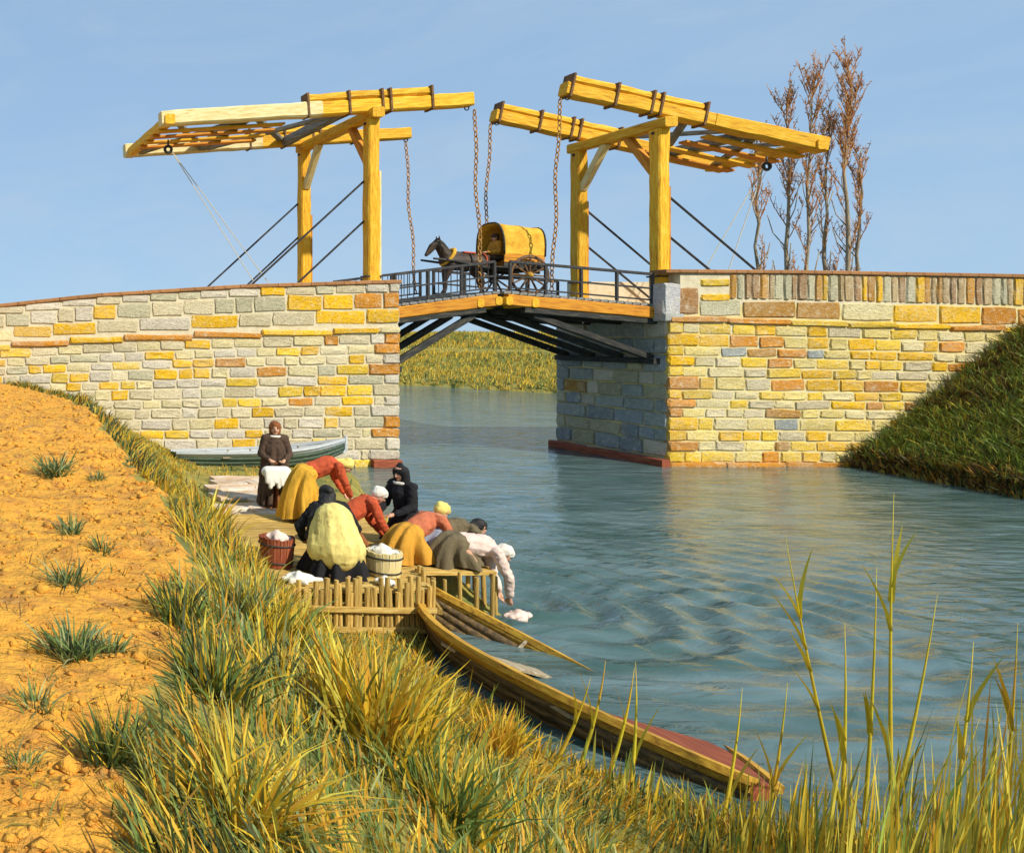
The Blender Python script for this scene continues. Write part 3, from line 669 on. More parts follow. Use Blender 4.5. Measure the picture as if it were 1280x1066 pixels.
def person(label, loc, yaw, pose, top, skirt, cover, cover_kind='headscarf', extra=None, mirror=1, scale=1.0, sleeve=1.0, group='washerwomen on the landing', coat=None):
    loc = Vector(loc); mw = Matrix.Translation(loc) @ Matrix.Rotation(yaw, 4, 'Z') @ Matrix.Scale(scale, 4)
    t = thing('person', label, 'person', loc, group)
    p = {k: (Vector(v) if k != 'hem' else v) for k, v in pose.items()}
    ch, pe, ne, he = p['chest'], p['pelvis'], p['neck'], p['head']
    look = p['look'].normalized(); up = p['up'].normalized(); up = (up - look * up.dot(look)).normalized(); side = up.cross(look)
    spine = (ne - pe).normalized(); sh = ne - spine * .07
    L = lambda v, s: Vector((v.x, v.y * s, v.z))
    body = [(pe, .135, ch, .13), (ch, .13, sh - spine * .03, .10), (ne - spine * .05, .055, he - up * .03, .05)]
    body += [(he + up * .03 - look * .012, .088, he - up * .035 + look * .012, .078), (he - up * .05 + look * .02, .066, he - up * .085 + look * .045, .04)]
    body += [(he + look * .085 + up * .01, .012, he + look * .108 - up * .025, .016)]
    blouse = [(pe + spine * .02, .155, ch, .155), (ch, .155, sh - spine * .03, .115)]
    for s in (-1, 1):
        S = sh + Vector((0, s * .165, 0)); E = L(p['elbow'], s); H = L(p['hand'], s); K = L(p['knee'], s); Ft = L(p['foot'], s)
        body += [(sh + Vector((0, s * .07, 0)), .075, S, .06)] + path_caps([(S, .055), (E, .042), (H, .028)])
        body += path_caps([(pe + Vector((0, s * .085, -.03)), .10), (K, .06), (Ft, .042)])
        kf = (Ft - K).normalized(); fd = Vector((1, 0, -.1)) if abs(kf.z) > .7 else Vector((-1, 0, -.1))
        body += [(Ft, .042, Ft + fd.normalized() * .13, .034)]
        hd = (H - E).normalized(); hs = hd.cross(Vector((0, 0, 1)))
        hs = hs.normalized() if hs.length > .1 else Vector((0, 1, 0)); hn = hd.cross(hs)
        body += [(H, .028, H + hd * .06, .034)]
        for f, ln in zip((-1.5, -.5, .5, 1.5), (.055, .068, .064, .05)):
            a = H + hd * .075 + hs * f * .019; bq = a + hd * ln * .6; cq = bq + hd * ln * .35 - hn * .025
            body += [(a, .0105, bq, .0095), (bq, .0095, cq, .0085)]
        a = H + hd * .02 + hs * .03 * s; bq = a + hs * .03 * s + hd * .035
        body += [(a, .013, bq, .011), (bq, .011, bq + hd * .03 - hn * .01, .0095)]
        body += [(he + side * s * .085 - up * .005, .012, he + side * s * .092 + up * .025, .014)]
        W = E.lerp(H, .85 * sleeve) if sleeve > .3 else S.lerp(E, .9)
        blouse += [(sh + Vector((0, s * .06, 0)), .09, S, .078), (S, .076, E, .062)]
        if sleeve > .3: blouse += [(E, .062, W, .048)]
    b = blob('body', body, .0095, MAT['skin'], t, mw, 2, .25)
    blob('blouse', blouse, .014, top, t, mw, 3, .5, .012)
    if p['hem']:
        hx, hy, hz, ra, rb = p['hem']; n = 72; lv = 13; V = []; Fc = []; ph = [random.uniform(0, 6.28) for _ in range(4)]
        w0 = pe + spine * .13; hc = Vector((hx, hy, hz))
        f1 = spine.copy(); f1.y = 0; f1.normalize()
        for k in range(lv):
            t_ = k / (lv - 1)
            if t_ < .25: c_ = w0.lerp(pe, t_ / .25); a_ = .13 + .06 * t_ / .25; b_ = .15 + .07 * t_ / .25
            else:
                u = (t_ - .25) / .75; c_ = pe.lerp(hc, u) + Vector((-.04, 0, .02)) * math.sin(math.pi * u); a_ = .19 + (ra - .19) * u ** .85; b_ = .22 + (rb - .22) * u ** .85
            up_ = f1.lerp(Vector((0, 0, 1)), min(1, t_ * 1.6)).normalized(); fx = Vector((0, 1, 0)).cross(up_).normalized()
            am = .42 * max(0, t_ - .08) ** .9
            for i in range(n):
                q = 2 * math.pi * i / n
                fo = 1 + am * (.55 * math.sin(7 * q + ph[0] + .8 * math.sin(2 * q)) + .35 * math.sin(13 * q + ph[1] + t_) + .25 * math.sin(4 * q + ph[2])) + .035 * math.sin(23 * q + ph[3] + 2 * math.sin(3 * q)) * t_
                v = c_ + fx * (math.cos(q) * a_ * fo) + Vector((0, 1, 0)) * (math.sin(q) * b_ * fo)
                if t_ == 1: v.z = hz - .025 + .02 * math.sin(5 * q + ph[1])
                V.append(v)
        for k in range(lv - 1):
            for i in range(n): Fc.append((k * n + i, (k + 1) * n + i, (k + 1) * n + (i + 1) % n, k * n + (i + 1) % n))
        Fc.append(tuple(range(n)))
        O('skirt', mesh_from('skirt', V, Fc, skirt, True), t, mw)
    else:
        tr = [(pe, .15, pe + spine * .1, .15)]
        for s in (-1, 1): tr += path_caps([(pe + Vector((0, s * .085, -.02)), .115), (L(p['knee'], s), .08), (L(p['foot'], s), .065)])
        blob('trousers', tr, .016, skirt, t, mw, 2, .4)
    if cover_kind == 'headscarf':
        cv = [(he + up * .035 - look * .022, .102, he + up * .0 - look * .045, .088), (he - look * .06, .08, ne - look * .05 - up * .0, .06)]
        cv += [(he + side * s * .05 + up * .02 - look * .01, .062, ne + side * s * .045 - look * .01, .05) for s in (-1, 1)]
    elif cover_kind == 'cap':
        cv = [(he + up * .04 - look * .02, .104, he + up * .015 - look * .04, .095), (he + up * .05 + look * .03, .075, he + up * .05 - look * .06, .08)]
    elif cover_kind == 'hood':
        cv = [(he + up * .03 - look * .02, .106, he + up * .12 - look * .03, .04), (he - look * .045, .095, ne - look * .06, .085)]
        cv += [(he + side * s * .055 + up * .02, .062, ne + side * s * .06, .06) for s in (-1, 1)]
    else:
        cv = [(he + up * .03 - look * .025, .101, he - look * .04 + up * .01, .09), (he - look * .10 + up * .03, .05, he - look * .12 + up * .0, .05),
              (he + up * .05 + look * .03, .065, he - look * .05, .08)]
    blob(cover_kind, cv, .012, cover, t, mw, 2, .6, .006)
    for s in (-1, 1):
        e = he + look * .083 + up * .012 + side * s * .032
        eb = MB(); eb.add(*capsule(e, .011, e + side * s * .006, .010, 8, 3))
        O('eye', mesh_from('eye', eb.V, eb.F, MAT['hair_black'], True), t, mw)
    mo = MB(); c0 = he + look * .088 - up * .055; mo.add(*capsule(c0 - side * .02, .007, c0 + side * .02, .007, 6, 2))
    O('mouth', mesh_from('mouth', mo.V, mo.F, cloth('lip', (.35, .10, .07)), True), t, mw)
    if extra: extra(t, mw, p, sh, spine)
    return t

C_BROWN = cloth('brown', (.075, .045, .028)); C_RUST = cloth('rust', (.26, .09, .03)); C_RED = cloth('red', (.50, .085, .03))
C_YEL = cloth('yellow', (.66, .36, .035)); C_PALE = cloth('pale_yellow', (.76, .62, .20)); C_BLACK = cloth('black', (.014, .014, .016))
C_WHITE = cloth('white', (.74, .70, .60), .8); C_LEMON = cloth('lemon', (.74, .60, .16)); C_BLUE = cloth('blue_grey', (.27, .29, .36))
C_PINK = cloth('pinkish_white', (.70, .54, .46), .8); C_OLIVE = cloth('olive', (.14, .11, .06)); C_SALMON = cloth('salmon', (.52, .15, .07)); C_OCH = cloth('ochre', (.55, .27, .03))
JZ = .70                                   # top of the washing jetty

def long_coat(mat, r0=.20, r1=.30, z0=.12):
    def f(t, mw, p, sh, spine):
        sk = []
        for i in range(13):
            q = R(25) + R(310) * i / 12
            w = p['chest'] + Vector((math.cos(q) * .10, math.sin(q) * .13, -.05)); e = Vector((math.cos(q) * r1, math.sin(q) * r1 * .95, z0))
            sk += [(w, .075, (w + e) / 2 + Vector((math.cos(q), math.sin(q), 0)) * .02, .06), ((w + e) / 2, .06, e, .04)]
        blob('coat', sk, .018, mat, t, mw, 2, .6, .008)
    return f
def collar(mat, inner=None):
    def f(t, mw, p, sh, spine):
        n = p['neck']; caps = []
        for i in range(12):
            a, b = [2 * math.pi * k / 12 for k in (i, i + 1)]
            caps.append((n - spine * .03 + Vector((math.cos(a) * .085, math.sin(a) * .11, 0)), .026, n - spine * .03 + Vector((math.cos(b) * .085, math.sin(b) * .11, 0)), .026))
        blob('collar', caps, .012, mat, t, mw, 1, .5)
        if inner: inner(t, mw, p, sh, spine)
    return f
def apron(mat):
    def f(t, mw, p, sh, spine):
        pe = p['pelvis']; caps = []
        for i in range(7):
            a = (i - 3) / 3.0
            caps += [(pe + Vector((-.13, a * .13, .10)), .045, pe + Vector((-.27, a * .22, -.12)), .05), (pe + Vector((-.27, a * .22, -.12)), .05, Vector((-.34, a * .27, .14)), .035)]
        blob('apron', caps, .016, mat, t, mw, 2, .5)
    return f

person('standing woman in a long brown coat and rust headscarf holding a laundry bundle', (7.05, 16.3, gz(7.05, 16.3) - .01), R(-105), STAND, C_BROWN, C_RUST, C_RUST, 'headscarf', collar(C_WHITE, long_coat(C_BROWN)), scale=1.04)
person('woman bending right in a yellow skirt and red blouse behind the others', (6.95, 14.75, JZ), R(-6), BEND, C_RED, C_YEL, C_LEMON, 'headscarf', scale=1.04)
def shawl(mat, under):
    def f(t, mw, p, sh, spine):
        n, h_ = p['neck'], p['head']; caps = []
        for i in range(9):
            q = R(60) + R(240) * i / 8; v = Vector((math.cos(q), math.sin(q), 0))
            caps += [(n + v * .07, .05, sh + Vector((v.x * .15, v.y * .22, -.06)), .05), (sh + Vector((v.x * .15, v.y * .22, -.06)), .05, sh + Vector((v.x * .17, v.y * .27, -.20 - .12 * (v.y > .3))), .03)]
        caps += [(h_ + Vector((-.08, 0, .02)), .07, n + Vector((-.08, .02, -.05)), .07)]
        blob('shawl', caps, .015, mat, t, mw, 2, .5)
    return f
def smock(mat):
    def f(t, mw, p, sh, spine):
        caps = [((-.13, 0, .38), .30, (.00, 0, .70), .25), ((-.10, -.16, .36), .20, (.03, -.10, .66), .17), ((-.10, .16, .36), .20, (.03, .10, .66), .17)]
        blob('smock', caps, .02, mat, t, mw, 3, .6, .006)
        hc = p['head']; blob('loose_hair', [(hc + Vector((-.04, 0, .0)), .10, p['neck'] + Vector((-.09, .05, -.05)), .10), (p['neck'] + Vector((-.08, .06, -.04)), .09, sh + Vector((-.10, .22, -.14)), .07), (sh + Vector((-.10, .22, -.14)), .06, sh + Vector((-.12, .30, -.38)), .035)], .014, MAT['hair_black'], t, mw, 2, .6, .012)
    return f
person('crouching woman seen from behind with black hair and a pale yellow smock', (5.80, 11.5, JZ), R(80), dict(KNEEL, pelvis=(0, 0, .46), chest=(.13, 0, .74), neck=(.22, 0, .92), head=(.29, 0, 1.00), up=(.2, 0, 1), hem=(-.03, 0, .04, .33, .35), elbow=(.24, .36, .56), hand=(.48, .24, .34)), C_BLACK, C_BLACK, MAT['hair_black'], 'hair', smock(C_PALE), scale=1.06)
person('kneeling woman in a red blouse and white cap bent over her washing', (6.72, 13.1, JZ), R(-4), dict(KNEEL, head=(.60, 0, .80), neck=(.48, 0, .75)), C_RED, C_RUST, C_WHITE, 'cap', scale=1.0)
person('kneeling woman in a black hooded coat with a white collar', (7.80, 13.15, JZ), R(200), dict(KUP, hem=(.0, 0, .04, .34, .29)), C_BLACK, C_BLACK, C_BLACK, 'hood', collar(C_WHITE), scale=1.03)
person('kneeling woman in a salmon blouse and ochre skirt with a pale cap', (7.28, 12.2, JZ), R(14), dict(KNEEL, head=(.60, 0, .70), neck=(.48, 0, .63), chest=(.31, 0, .56)), C_SALMON, C_OCH, C_LEMON, 'cap', scale=1.0)
person('dark haired woman in a blue grey skirt leaning out over the water', (7.74, 12.34, JZ), R(4), dict(REACH, chest=(.38, 0, .44), neck=(.56, 0, .44), head=(.70, 0, .44), up=(.3, 0, .9), look=(.9, 0, -.3), elbow=(.64, .22, .14)), C_OLIVE, C_BLUE, MAT['hair_black'], 'hair', scale=1.02)
person('woman in white with a cap dipping laundry into the canal', (7.80, 11.95, JZ), R(-8), dict(REACH, pelvis=(0, 0, .34), chest=(.38, 0, .30), neck=(.54, 0, .24), head=(.66, 0, .19), up=(.6, 0, .6), look=(.7, 0, -.6), elbow=(.60, .22, -.08), hand=(.66, .13, -.40), hem=(.0, 0, .04, .36, .26)), C_PINK, C_OLIVE, C_WHITE, 'cap', scale=1.0)

# ------------------------------------------------------------------ washing jetty, tubs, laundry
j = thing('washing_jetty', 'straw coloured washing jetty of boards and upright stakes at the water edge', 'jetty', (6.6, 12.5, .3))
EDGE = [(4.75, 10.75), (6.72, 10.75), (7.12, 11.75), (8.22, 11.72), (8.40, 13.4), (8.2, 15.4), (5.3, 15.4)]
yy = 10.86
while yy < 15.3:                                         # deck boards along X, cut to the outline
    w = random.uniform(.17, .26); ym = yy + w / 2; hits = []
    for i in range(len(EDGE)):
        (x0, y0), (x1, y1) = EDGE[i], EDGE[(i + 1) % len(EDGE)]
        if (y0 > ym) != (y1 > ym): hits.append(x0 + (x1 - x0) * (ym - y0) / (y1 - y0))
    hits.sort()
    if len(hits) >= 2:
        beam_obj('board', (hits[0] + random.uniform(-.06, .05), ym, JZ - .035), (hits[-1] + random.uniform(-.03, .05), ym, JZ - .035 + random.uniform(-.006, .006)), w - .02, .06, MAT['straw'], j, ch=.1)
    yy += w
def stakes(a, b, step, zt, zb):
    a = Vector(a); b = Vector(b); n = int((b - a).length / step)
    for i in range(n + 1):
        p = a.lerp(b, (i + .5) / (n + 1)); q = random.uniform(-.10, .12)
        o = beam_obj('stake', (p.x + random.uniform(-.02, .02), p.y, zb), (p.x + random.uniform(-.03, .03), p.y + random.uniform(-.02, .02), zt + q), random.uniform(.045, .07), random.uniform(.04, .06), MAT['straw'], j, up=(0, 1, 0), ch=.3)
stakes((4.72, 10.70, 0), (6.72, 10.70, 0), .068, .80, -.25)
stakes((6.74, 10.76, 0), (7.10, 11.70, 0), .09, .76, -.4)
stakes((7.14, 11.66, 0), (8.22, 11.64, 0), .27, .62, -.5)
stakes((8.27, 11.7, 0), (8.45, 13.4, 0), .27, .62, -.6)
for z in (.22, .48): beam_obj('wale', (4.6, 10.64, z + .04), (6.70, 10.64, z), .05, .075, MAT['straw'], j, wob=.01)
beam_obj('wale', (6.80, 10.72, .45), (7.17, 11.66, .45), .05, .075, MAT['straw'], j, wob=.01)

land = thing('stone_landing', 'pale pinkish stone slabs laid as a landing beside the standing woman', 'landing', (6.8, 17, .6))
for (x, y, w, d, a) in ((6.1, 15.7, .8, .5, 5), (6.75, 15.9, .6, .45, -8), (6.35, 16.4, 1.0, .5, 3), (7.3, 16.9, 1.1, .5, -4), (6.6, 17.2, .9, .6, 8), (7.6, 17.7, 1.2, .6, 2), (6.7, 18.0, .8, .6, -6),
                        (8.3, 18.4, 1.0, .6, 5), (7.3, 18.7, 1.2, .6, -3), (8.4, 19.3, 1.3, .6, 4), (7.5, 19.6, 1.0, .6, 6), (8.0, 20.4, 1.4, .7, -4), (9.2, 20.6, .9, .7, 2)):
    z = gz(x, y) + .035; a = R(a); dx, dy = math.cos(a) * w / 2, math.sin(a) * w / 2
    beam_obj('slab', (x - dx, y - dy, z), (x + dx, y + dy, z + .01), d, .11, MAT['slab'], land, ch=.25, wob=.012)

def tub(label, x, y, r, h, mat, wet):
    t = thing('wash_tub', label, 'tub', (x, y, JZ)); n = 16
    for k in range(n):
        a = 2 * math.pi * k / n; c, s = math.cos(a), math.sin(a)
        beam_obj('stave', (x + c * r * .84, y + s * r * .84, JZ + .004), (x + c * r, y + s * r, JZ + h + random.uniform(-.01, .01)), 2 * math.pi * r / n * .93, .028, mat, t, up=(c, s, 0), ch=.1)
    for hz in (.18, .78):
        rr = r * (.84 + .16 * hz) + .022
        MB().torus((x, y, JZ + h * hz), rr, .013, None, 28, 5).build('hoop', MAT['iron'], t, True)
    MB().lathe((x, y, JZ), [(r * .82, .02), (r * .82, .05)], 20).build('tub_bottom', mat, t)
    return t
def laundry(label, x, y, z, rx, ry, h, mat, seed, group=None):
    rnd = random.Random(seed); caps = []
    for i in range(13):
        a = rnd.uniform(0, 6.28); q = rnd.random() ** .6; px, py = math.cos(a) * rx * q, math.sin(a) * ry * q
        zz = h * (1 - q * q) * rnd.uniform(.5, 1)
        a2 = rnd.uniform(0, 6.28); l = rnd.uniform(.3, .7)
        caps.append(((px, py, .035), .04, (px * .6, py * .6, zz * .7 + .03), .045)); caps.append(((px, py, zz * .6 + .03), .04, (px + math.cos(a2) * rx * l * .6, py + math.sin(a2) * ry * l * .6, .04 + zz * .3), .03))
    caps.append(((0, 0, .03), min(rx, ry) * .7, (0, 0, .05), min(rx, ry) * .6))
    o = blob('laundry_pile', caps, .014, mat, None, Matrix.Translation((x, y, z)), 1, .6)
    return tag(o, label, 'laundry', group)
tub('reddish wooden wash tub left of the crouching woman', 5.20, 11.95, .23, .42, MAT['boat_red'], True)
laundry('white and pink laundry heaped in the reddish tub', 5.20, 11.95, JZ + .36, .17, .17, .14, C_PINK, 3)
tub('pale wooden wash tub between the kneeling women and the stakes', 6.50, 11.5, .22, .34, MAT['paint_pale'], True)
laundry('white laundry filling the pale wooden tub', 6.50, 11.5, JZ + .28, .16, .16, .14, C_WHITE, 4)
laundry('white wet laundry on the boards left of the crouching woman', 5.15, 11.15, JZ, .24, .16, .13, C_WHITE, 5)
laundry('small white cloth heap on the jetty edge before the pale tub', 6.25, 11.02, JZ, .14, .10, .10, C_WHITE, 6)
laundry('white bundle on the boards behind the standing woman', 6.85, 15.15, JZ, .2, .16, .34, C_WHITE, 7)
laundry('wet laundry floating by the reaching woman', 8.62, 11.80, -.03, .22, .16, .10, C_PINK, 8)
mwb = Matrix.Translation((6.92, 15.92, gz(7.05, 16.3) + .78))
caps = [((-.17, .02, .02), .11, (.17, .0, .02), .11)]
for i in range(9): caps += [((-.2 + .05 * i, -.06, .04), .06, (-.22 + .055 * i, -.10 - .02 * (i % 2), -.16 - .05 * ((i * 5) % 3)), .038)]
blo = blob('laundry_bundle', caps, .014, C_WHITE, None, mwb, 2, .6)
tag(blo, 'white laundry bundle in the arms of the standing woman', 'laundry')

# ------------------------------------------------------------------ boats
def hull(L, B, D, n=22, rake=.35, stern=.55, sheer=.22):
    """stations along local X (bow +X): list of (x, half beam, keel z, gunwale z)"""
    S = []
    for i in range(n + 1):
        t = i / n; x = -L / 2 + L * t; u = 2 * t - 1
        b = B / 2 * (1 - max(0, u) ** 2.2) * (1 - (1 - stern) * max(0, -u) ** 2.0)
        b = max(b, .03)
        k = -.0 + rake * max(0, u) ** 3 + .10 * max(0, -u) ** 3
        S.append((x, b, k, D + (sheer if u > 0 else sheer * .15) * u * u))
    return S
def boat(name, label, loc, yaw, roll, pitch, L, B, D, m_out, m_in, m_rail, m_end, m_strake, planks=5, stern=.55, cat='boat'):
    mw = Matrix.Translation(Vector(loc)) @ Matrix.Rotation(yaw, 4, 'Z') @ Matrix.Rotation(pitch, 4, 'Y') @ Matrix.Rotation(roll, 4, 'X')
    t = thing(name, label, cat, loc); S = hull(L, B, D, stern=stern)
    def pt(s, v, sg, off=0):                               # v 0 keel .. 1 gunwale
        x, b, k, g = s; e = v ** .55
        return Vector((x, sg * (b * (.30 + .70 * e if v > 0 else .30) + off), k + (g - k) * v))
    for sg in (-1, 1):
        for p in range(planks):                            # lapped planks
            v0, v1 = p / planks, (p + 1) / planks; V = []; Fc = []
            for s in S:
                V += [pt(s, v0, sg, .012), pt(s, v1 + .02 * (p < planks - 1), sg, 0), pt(s, v1, sg, -.03), pt(s, v0, sg, -.022)]
            for i in range(len(S) - 1):
                for k in range(4):
                    q = (i * 4 + k, (i + 1) * 4 + k, (i + 1) * 4 + (k + 1) % 4, i * 4 + (k + 1) % 4); Fc.append(q if sg < 0 else q[::-1])
            m = len(S) - 1; Fc += [(0, 1, 2, 3), (m * 4 + 3, m * 4 + 2, m * 4 + 1, m * 4)]
            O('plank', mesh_from('plank', V, Fc, m_strake if p == planks - 1 else m_out, True), t, mw)
        V = []; Fc = []
        for s in S:
            x, b, k, g = s; V += [(x, sg * (b + .045), g - .03), (x, sg * (b + .045), g + .04), (x, sg * max(b - .06, 0), g + .045), (x, sg * max(b - .06, 0), g - .03)]
        for i in range(len(S) - 1):
            for k in range(4):
                q = (i * 4 + k, (i + 1) * 4 + k, (i + 1) * 4 + (k + 1) % 4, i * 4 + (k + 1) % 4); Fc.append(q if sg < 0 else q[::-1])
        m = len(S) - 1; Fc += [(0, 1, 2, 3), (m * 4 + 3, m * 4 + 2, m * 4 + 1, m * 4)]
        O('gunwale', mesh_from('gunwale', V, Fc, m_rail), t, mw)
    V = []; Fc = []
    for s in S: V += [(s[0], -s[1] * .31, s[2] + .01), (s[0], s[1] * .31, s[2] + .01)]
    for i in range(len(S) - 1): Fc.append((2 * i, 2 * i + 1, 2 * i + 3, 2 * i + 2))
    O('bottom_board', mesh_from('bottom_board', V, Fc, m_in), t, mw)
    s = S[0]; V = []
    for v in (0, .25, .5, .75, 1): V += [pt(s, v, -1), pt(s, v, 1)]
    V += [Vector((q.x + .06, q.y, q.z)) for q in V]; Fc = []
    for i in range(4): Fc += [(2 * i, 2 * i + 2, 2 * i + 3, 2 * i + 1), (10 + 2 * i, 10 + 2 * i + 1, 10 + 2 * i + 3, 10 + 2 * i + 2)]
    Fc += [(8, 18, 19, 9)]
    O('transom', mesh_from('transom', V, Fc, m_end), t, mw)
    for f in (.30, .62):
        i = int(f * (len(S) - 1)); x, b, k, g = S[i]; bb = MB().beam((x, -b * .93, g - .14), (x, b * .93, g - .14), .24, .04, ch=.1)
        O('thwart', mesh_from('thwart', bb.V, bb.F, m_in), t, mw)
    for i in range(2, len(S) - 3, 3):
        for sg in (-1, 1):
            bb = MB(); P = [pt(S[i], v, sg, -.045) for v in (.02, .25, .5, .75, .97)]; bb.tube(P, .022, 5)
            O('rib', mesh_from('rib', bb.V, bb.F, m_in), t, mw)
    sb = S[-1]; bb = MB().tube([(sb[0] - .05, 0, sb[2] - .02), (sb[0] + .04, 0, sb[3] * .6), (sb[0] + .06, 0, sb[3] + .10)], .05, 6)
    O('stem_post', mesh_from('stem_post', bb.V, bb.F, m_rail), t, mw)
    return t, mw, S
sunk, smw, SS = boat('rowing_boat', 'half sunken ochre rowing boat at the foot of the near bank', (7.10, 9.42, -.335), R(93), R(16.5), R(-2.2), 4.5, 2.1, .55,
                     MAT['boat_dark'], MAT['boat_in'], MAT['boat_wood'], MAT['boat_red'], MAT['boat_wood'], stern=.13)
moor, mmw, _ = boat('moored_boat', 'dark green boat with pale upper strake lying against the left abutment', (9.9, 23.9, .16), R(0), R(-3), R(-2), 5.0, 1.35, .50,
                    MAT['boat_green'], MAT['boat_in'], MAT['boat_white'], MAT['boat_green'], MAT['boat_white'], planks=4, stern=.4)
# red decked stern of the sunken boat
bb = MB(); V = []; Fc = []
for i in range(0, 6):
    x, b, k, g = SS[i]; V += [(x, -b + .05, g - .02), (x, b - .05, g - .02), (x, b - .05, g + .015), (x, -b + .05, g + .015)]
for i in range(5):
    for k in range(4): Fc.append((i * 4 + k, i * 4 + (k + 1) % 4, (i + 1) * 4 + (k + 1) % 4, (i + 1) * 4 + k))
Fc += [(3, 2, 1, 0), (20, 21, 22, 23)]
O('stern_deck', mesh_from('stern_deck', V, Fc, MAT['boat_red']), sunk, smw)

# ------------------------------------------------------------------ horse, cart and driver
hx0 = 17.62; hz = zdeck(17.4); HY = 26.75
hmw = Matrix.Translation((hx0, HY, hz)) @ Matrix.Rotation(R(180), 4, 'Z') @ Matrix.Rotation(R(-3), 4, 'Y')
h = thing('horse', 'dark brown harnessed horse pulling the cart over the bridge', 'horse', (hx0, HY, hz))
caps = [((-.52, 0, 1.08), .29, (.30, 0, 1.06), .28), ((.30, 0, 1.06), .28, (.48, 0, 1.10), .25), ((-.52, 0, 1.08), .29, (-.66, 0, 1.14), .24), ((.30, 0, 1.25), .17, (-.2, 0, 1.2), .2)]
caps += path_caps([((.46, 0, 1.20), .22), ((.68, 0, 1.45), .16), ((.84, 0, 1.64), .115)])
caps += path_caps([((.84, 0, 1.66), .115), ((1.00, 0, 1.54), .10), ((1.13, 0, 1.32), .068), ((1.17, 0, 1.25), .06)]) + [((.95, 0, 1.50), .085, (1.10, 0, 1.30), .055)]
for s in (-1, 1):
    caps += path_caps([((.80, s * .06, 1.74), .035), ((.83, s * .075, 1.86), .022), ((.835, s * .075, 1.90), .008)])
    f = .10 if s > 0 else -.02
    caps += path_caps([((.42, s * .14, .95), .14), ((.46 + f * .4, s * .15, .72), .085), ((.48 + f, s * .14, .46), .055), ((.46 + f, s * .14, .16), .04), ((.50 + f, s * .14, .09), .05), ((.51 + f, s * .14, .045), .058)])
    g = .06 if s > 0 else -.12
    caps += path_caps([((-.60, s * .13, 1.05), .20), ((-.48 + g * .3, s * .16, .78), .125), ((-.58 + g * .6, s * .15, .60), .075), ((-.70 + g, s * .14, .44), .055), ((-.65 + g, s * .14, .16), .04), ((-.61 + g, s * .14, .09), .05), ((-.60 + g, s * .14, .045), .058)])
blob('body', caps, .02, MAT['hide'], h, hmw, 3, .6)
blob('mane', path_caps([((.80, 0, 1.76), .05), ((.66, 0, 1.64), .06), ((.50, 0, 1.46), .06), ((.36, 0, 1.36), .04)]) + [((.84, 0, 1.78), .045, (.95, 0, 1.68), .03)], .018, MAT['hair_black'], h, hmw, 1)
blob('tail', path_caps([((-.86, 0, 1.24), .05), ((-.96, 0, 1.05), .07), ((-.98, 0, .75), .08), ((-.96, 0, .45), .03)]), .018, MAT['hair_black'], h, hmw, 1)
cm = MB().torus((0, 0, 0), .235, .055, None, 20, 8, 1.25)
O('horse_collar', mesh_from('horse_collar', cm.V, cm.F, C_YEL, True), h, hmw @ Matrix.Translation((.47, 0, 1.22)) @ Matrix.Rotation(R(58), 4, 'Y'))
for x in (-.15, -.62):
    cm = MB().torus((0, 0, 0), .305, .022, None, 20, 6, 1.0); O('harness_strap', mesh_from('harness_strap', cm.V, cm.F, MAT['iron'] if x > -.3 else C_RED, True), h, hmw @ Matrix.Translation((x, 0, 1.08)) @ Matrix.Rotation(R(90), 4, 'Y'))
pd = MB().beam((-.32, 0, 1.37), (.05, 0, 1.38), .36, .06, ch=.3); O('harness_pad', mesh_from('harness_pad', pd.V, pd.F, C_RED), h, hmw)
for s in (-1, 1):
    e = MB(); e.add(*capsule((.955, s * .078, 1.60), .018, (.965, s * .08, 1.59), .016, 8, 3)); O('eye', mesh_from('eye', e.V, e.F, MAT['iron'], True), h, hmw)

CXc, CYc = 19.28, 26.85; cz = zdeck(19.28)
c = thing('covered_cart', 'two wheeled cart with a yellow canvas hood crossing the bridge', 'cart', (CXc, CYc, cz))
cmw = Matrix.Translation((CXc, CYc, cz)) @ Matrix.Rotation(R(4), 4, 'Y')
def cpart(name, b, mat, smooth=False, par=None): return O(name, mesh_from(name, b.V, b.F, mat, smooth), par or c, cmw)
for i in range(6): cpart('floor_board', MB().beam((-1.0, -.55 + i * .22, .86), (.62, -.55 + i * .22, .86), .205, .05), MAT['dark_timber'])
for s in (-1, 1):
    for i in range(3): cpart('side_board', MB().beam((-.68, s * .63, .95 + i * .15), (.60, s * .64, .95 + i * .15), .035, .14), MAT['paint_orange' if i else 'dark_timber'])
    cpart('shaft', MB().tube([(.6, s * .45, .78), (-1.2, s * .45, .84), (-2.0, s * .38, .98), (-2.75, s * .33, 1.02)], [.05, .05, .045, .035], 8), MAT['dark_timber'])
cpart('axle', MB().tube([(.05, -.85, .64), (.05, .85, .64)], .045, 8), MAT['iron'])
cpart('seat_board', MB().beam((-.5, -.58, 1.18), (-.5, .58, 1.18), .3, .05), MAT['dark_timber'])
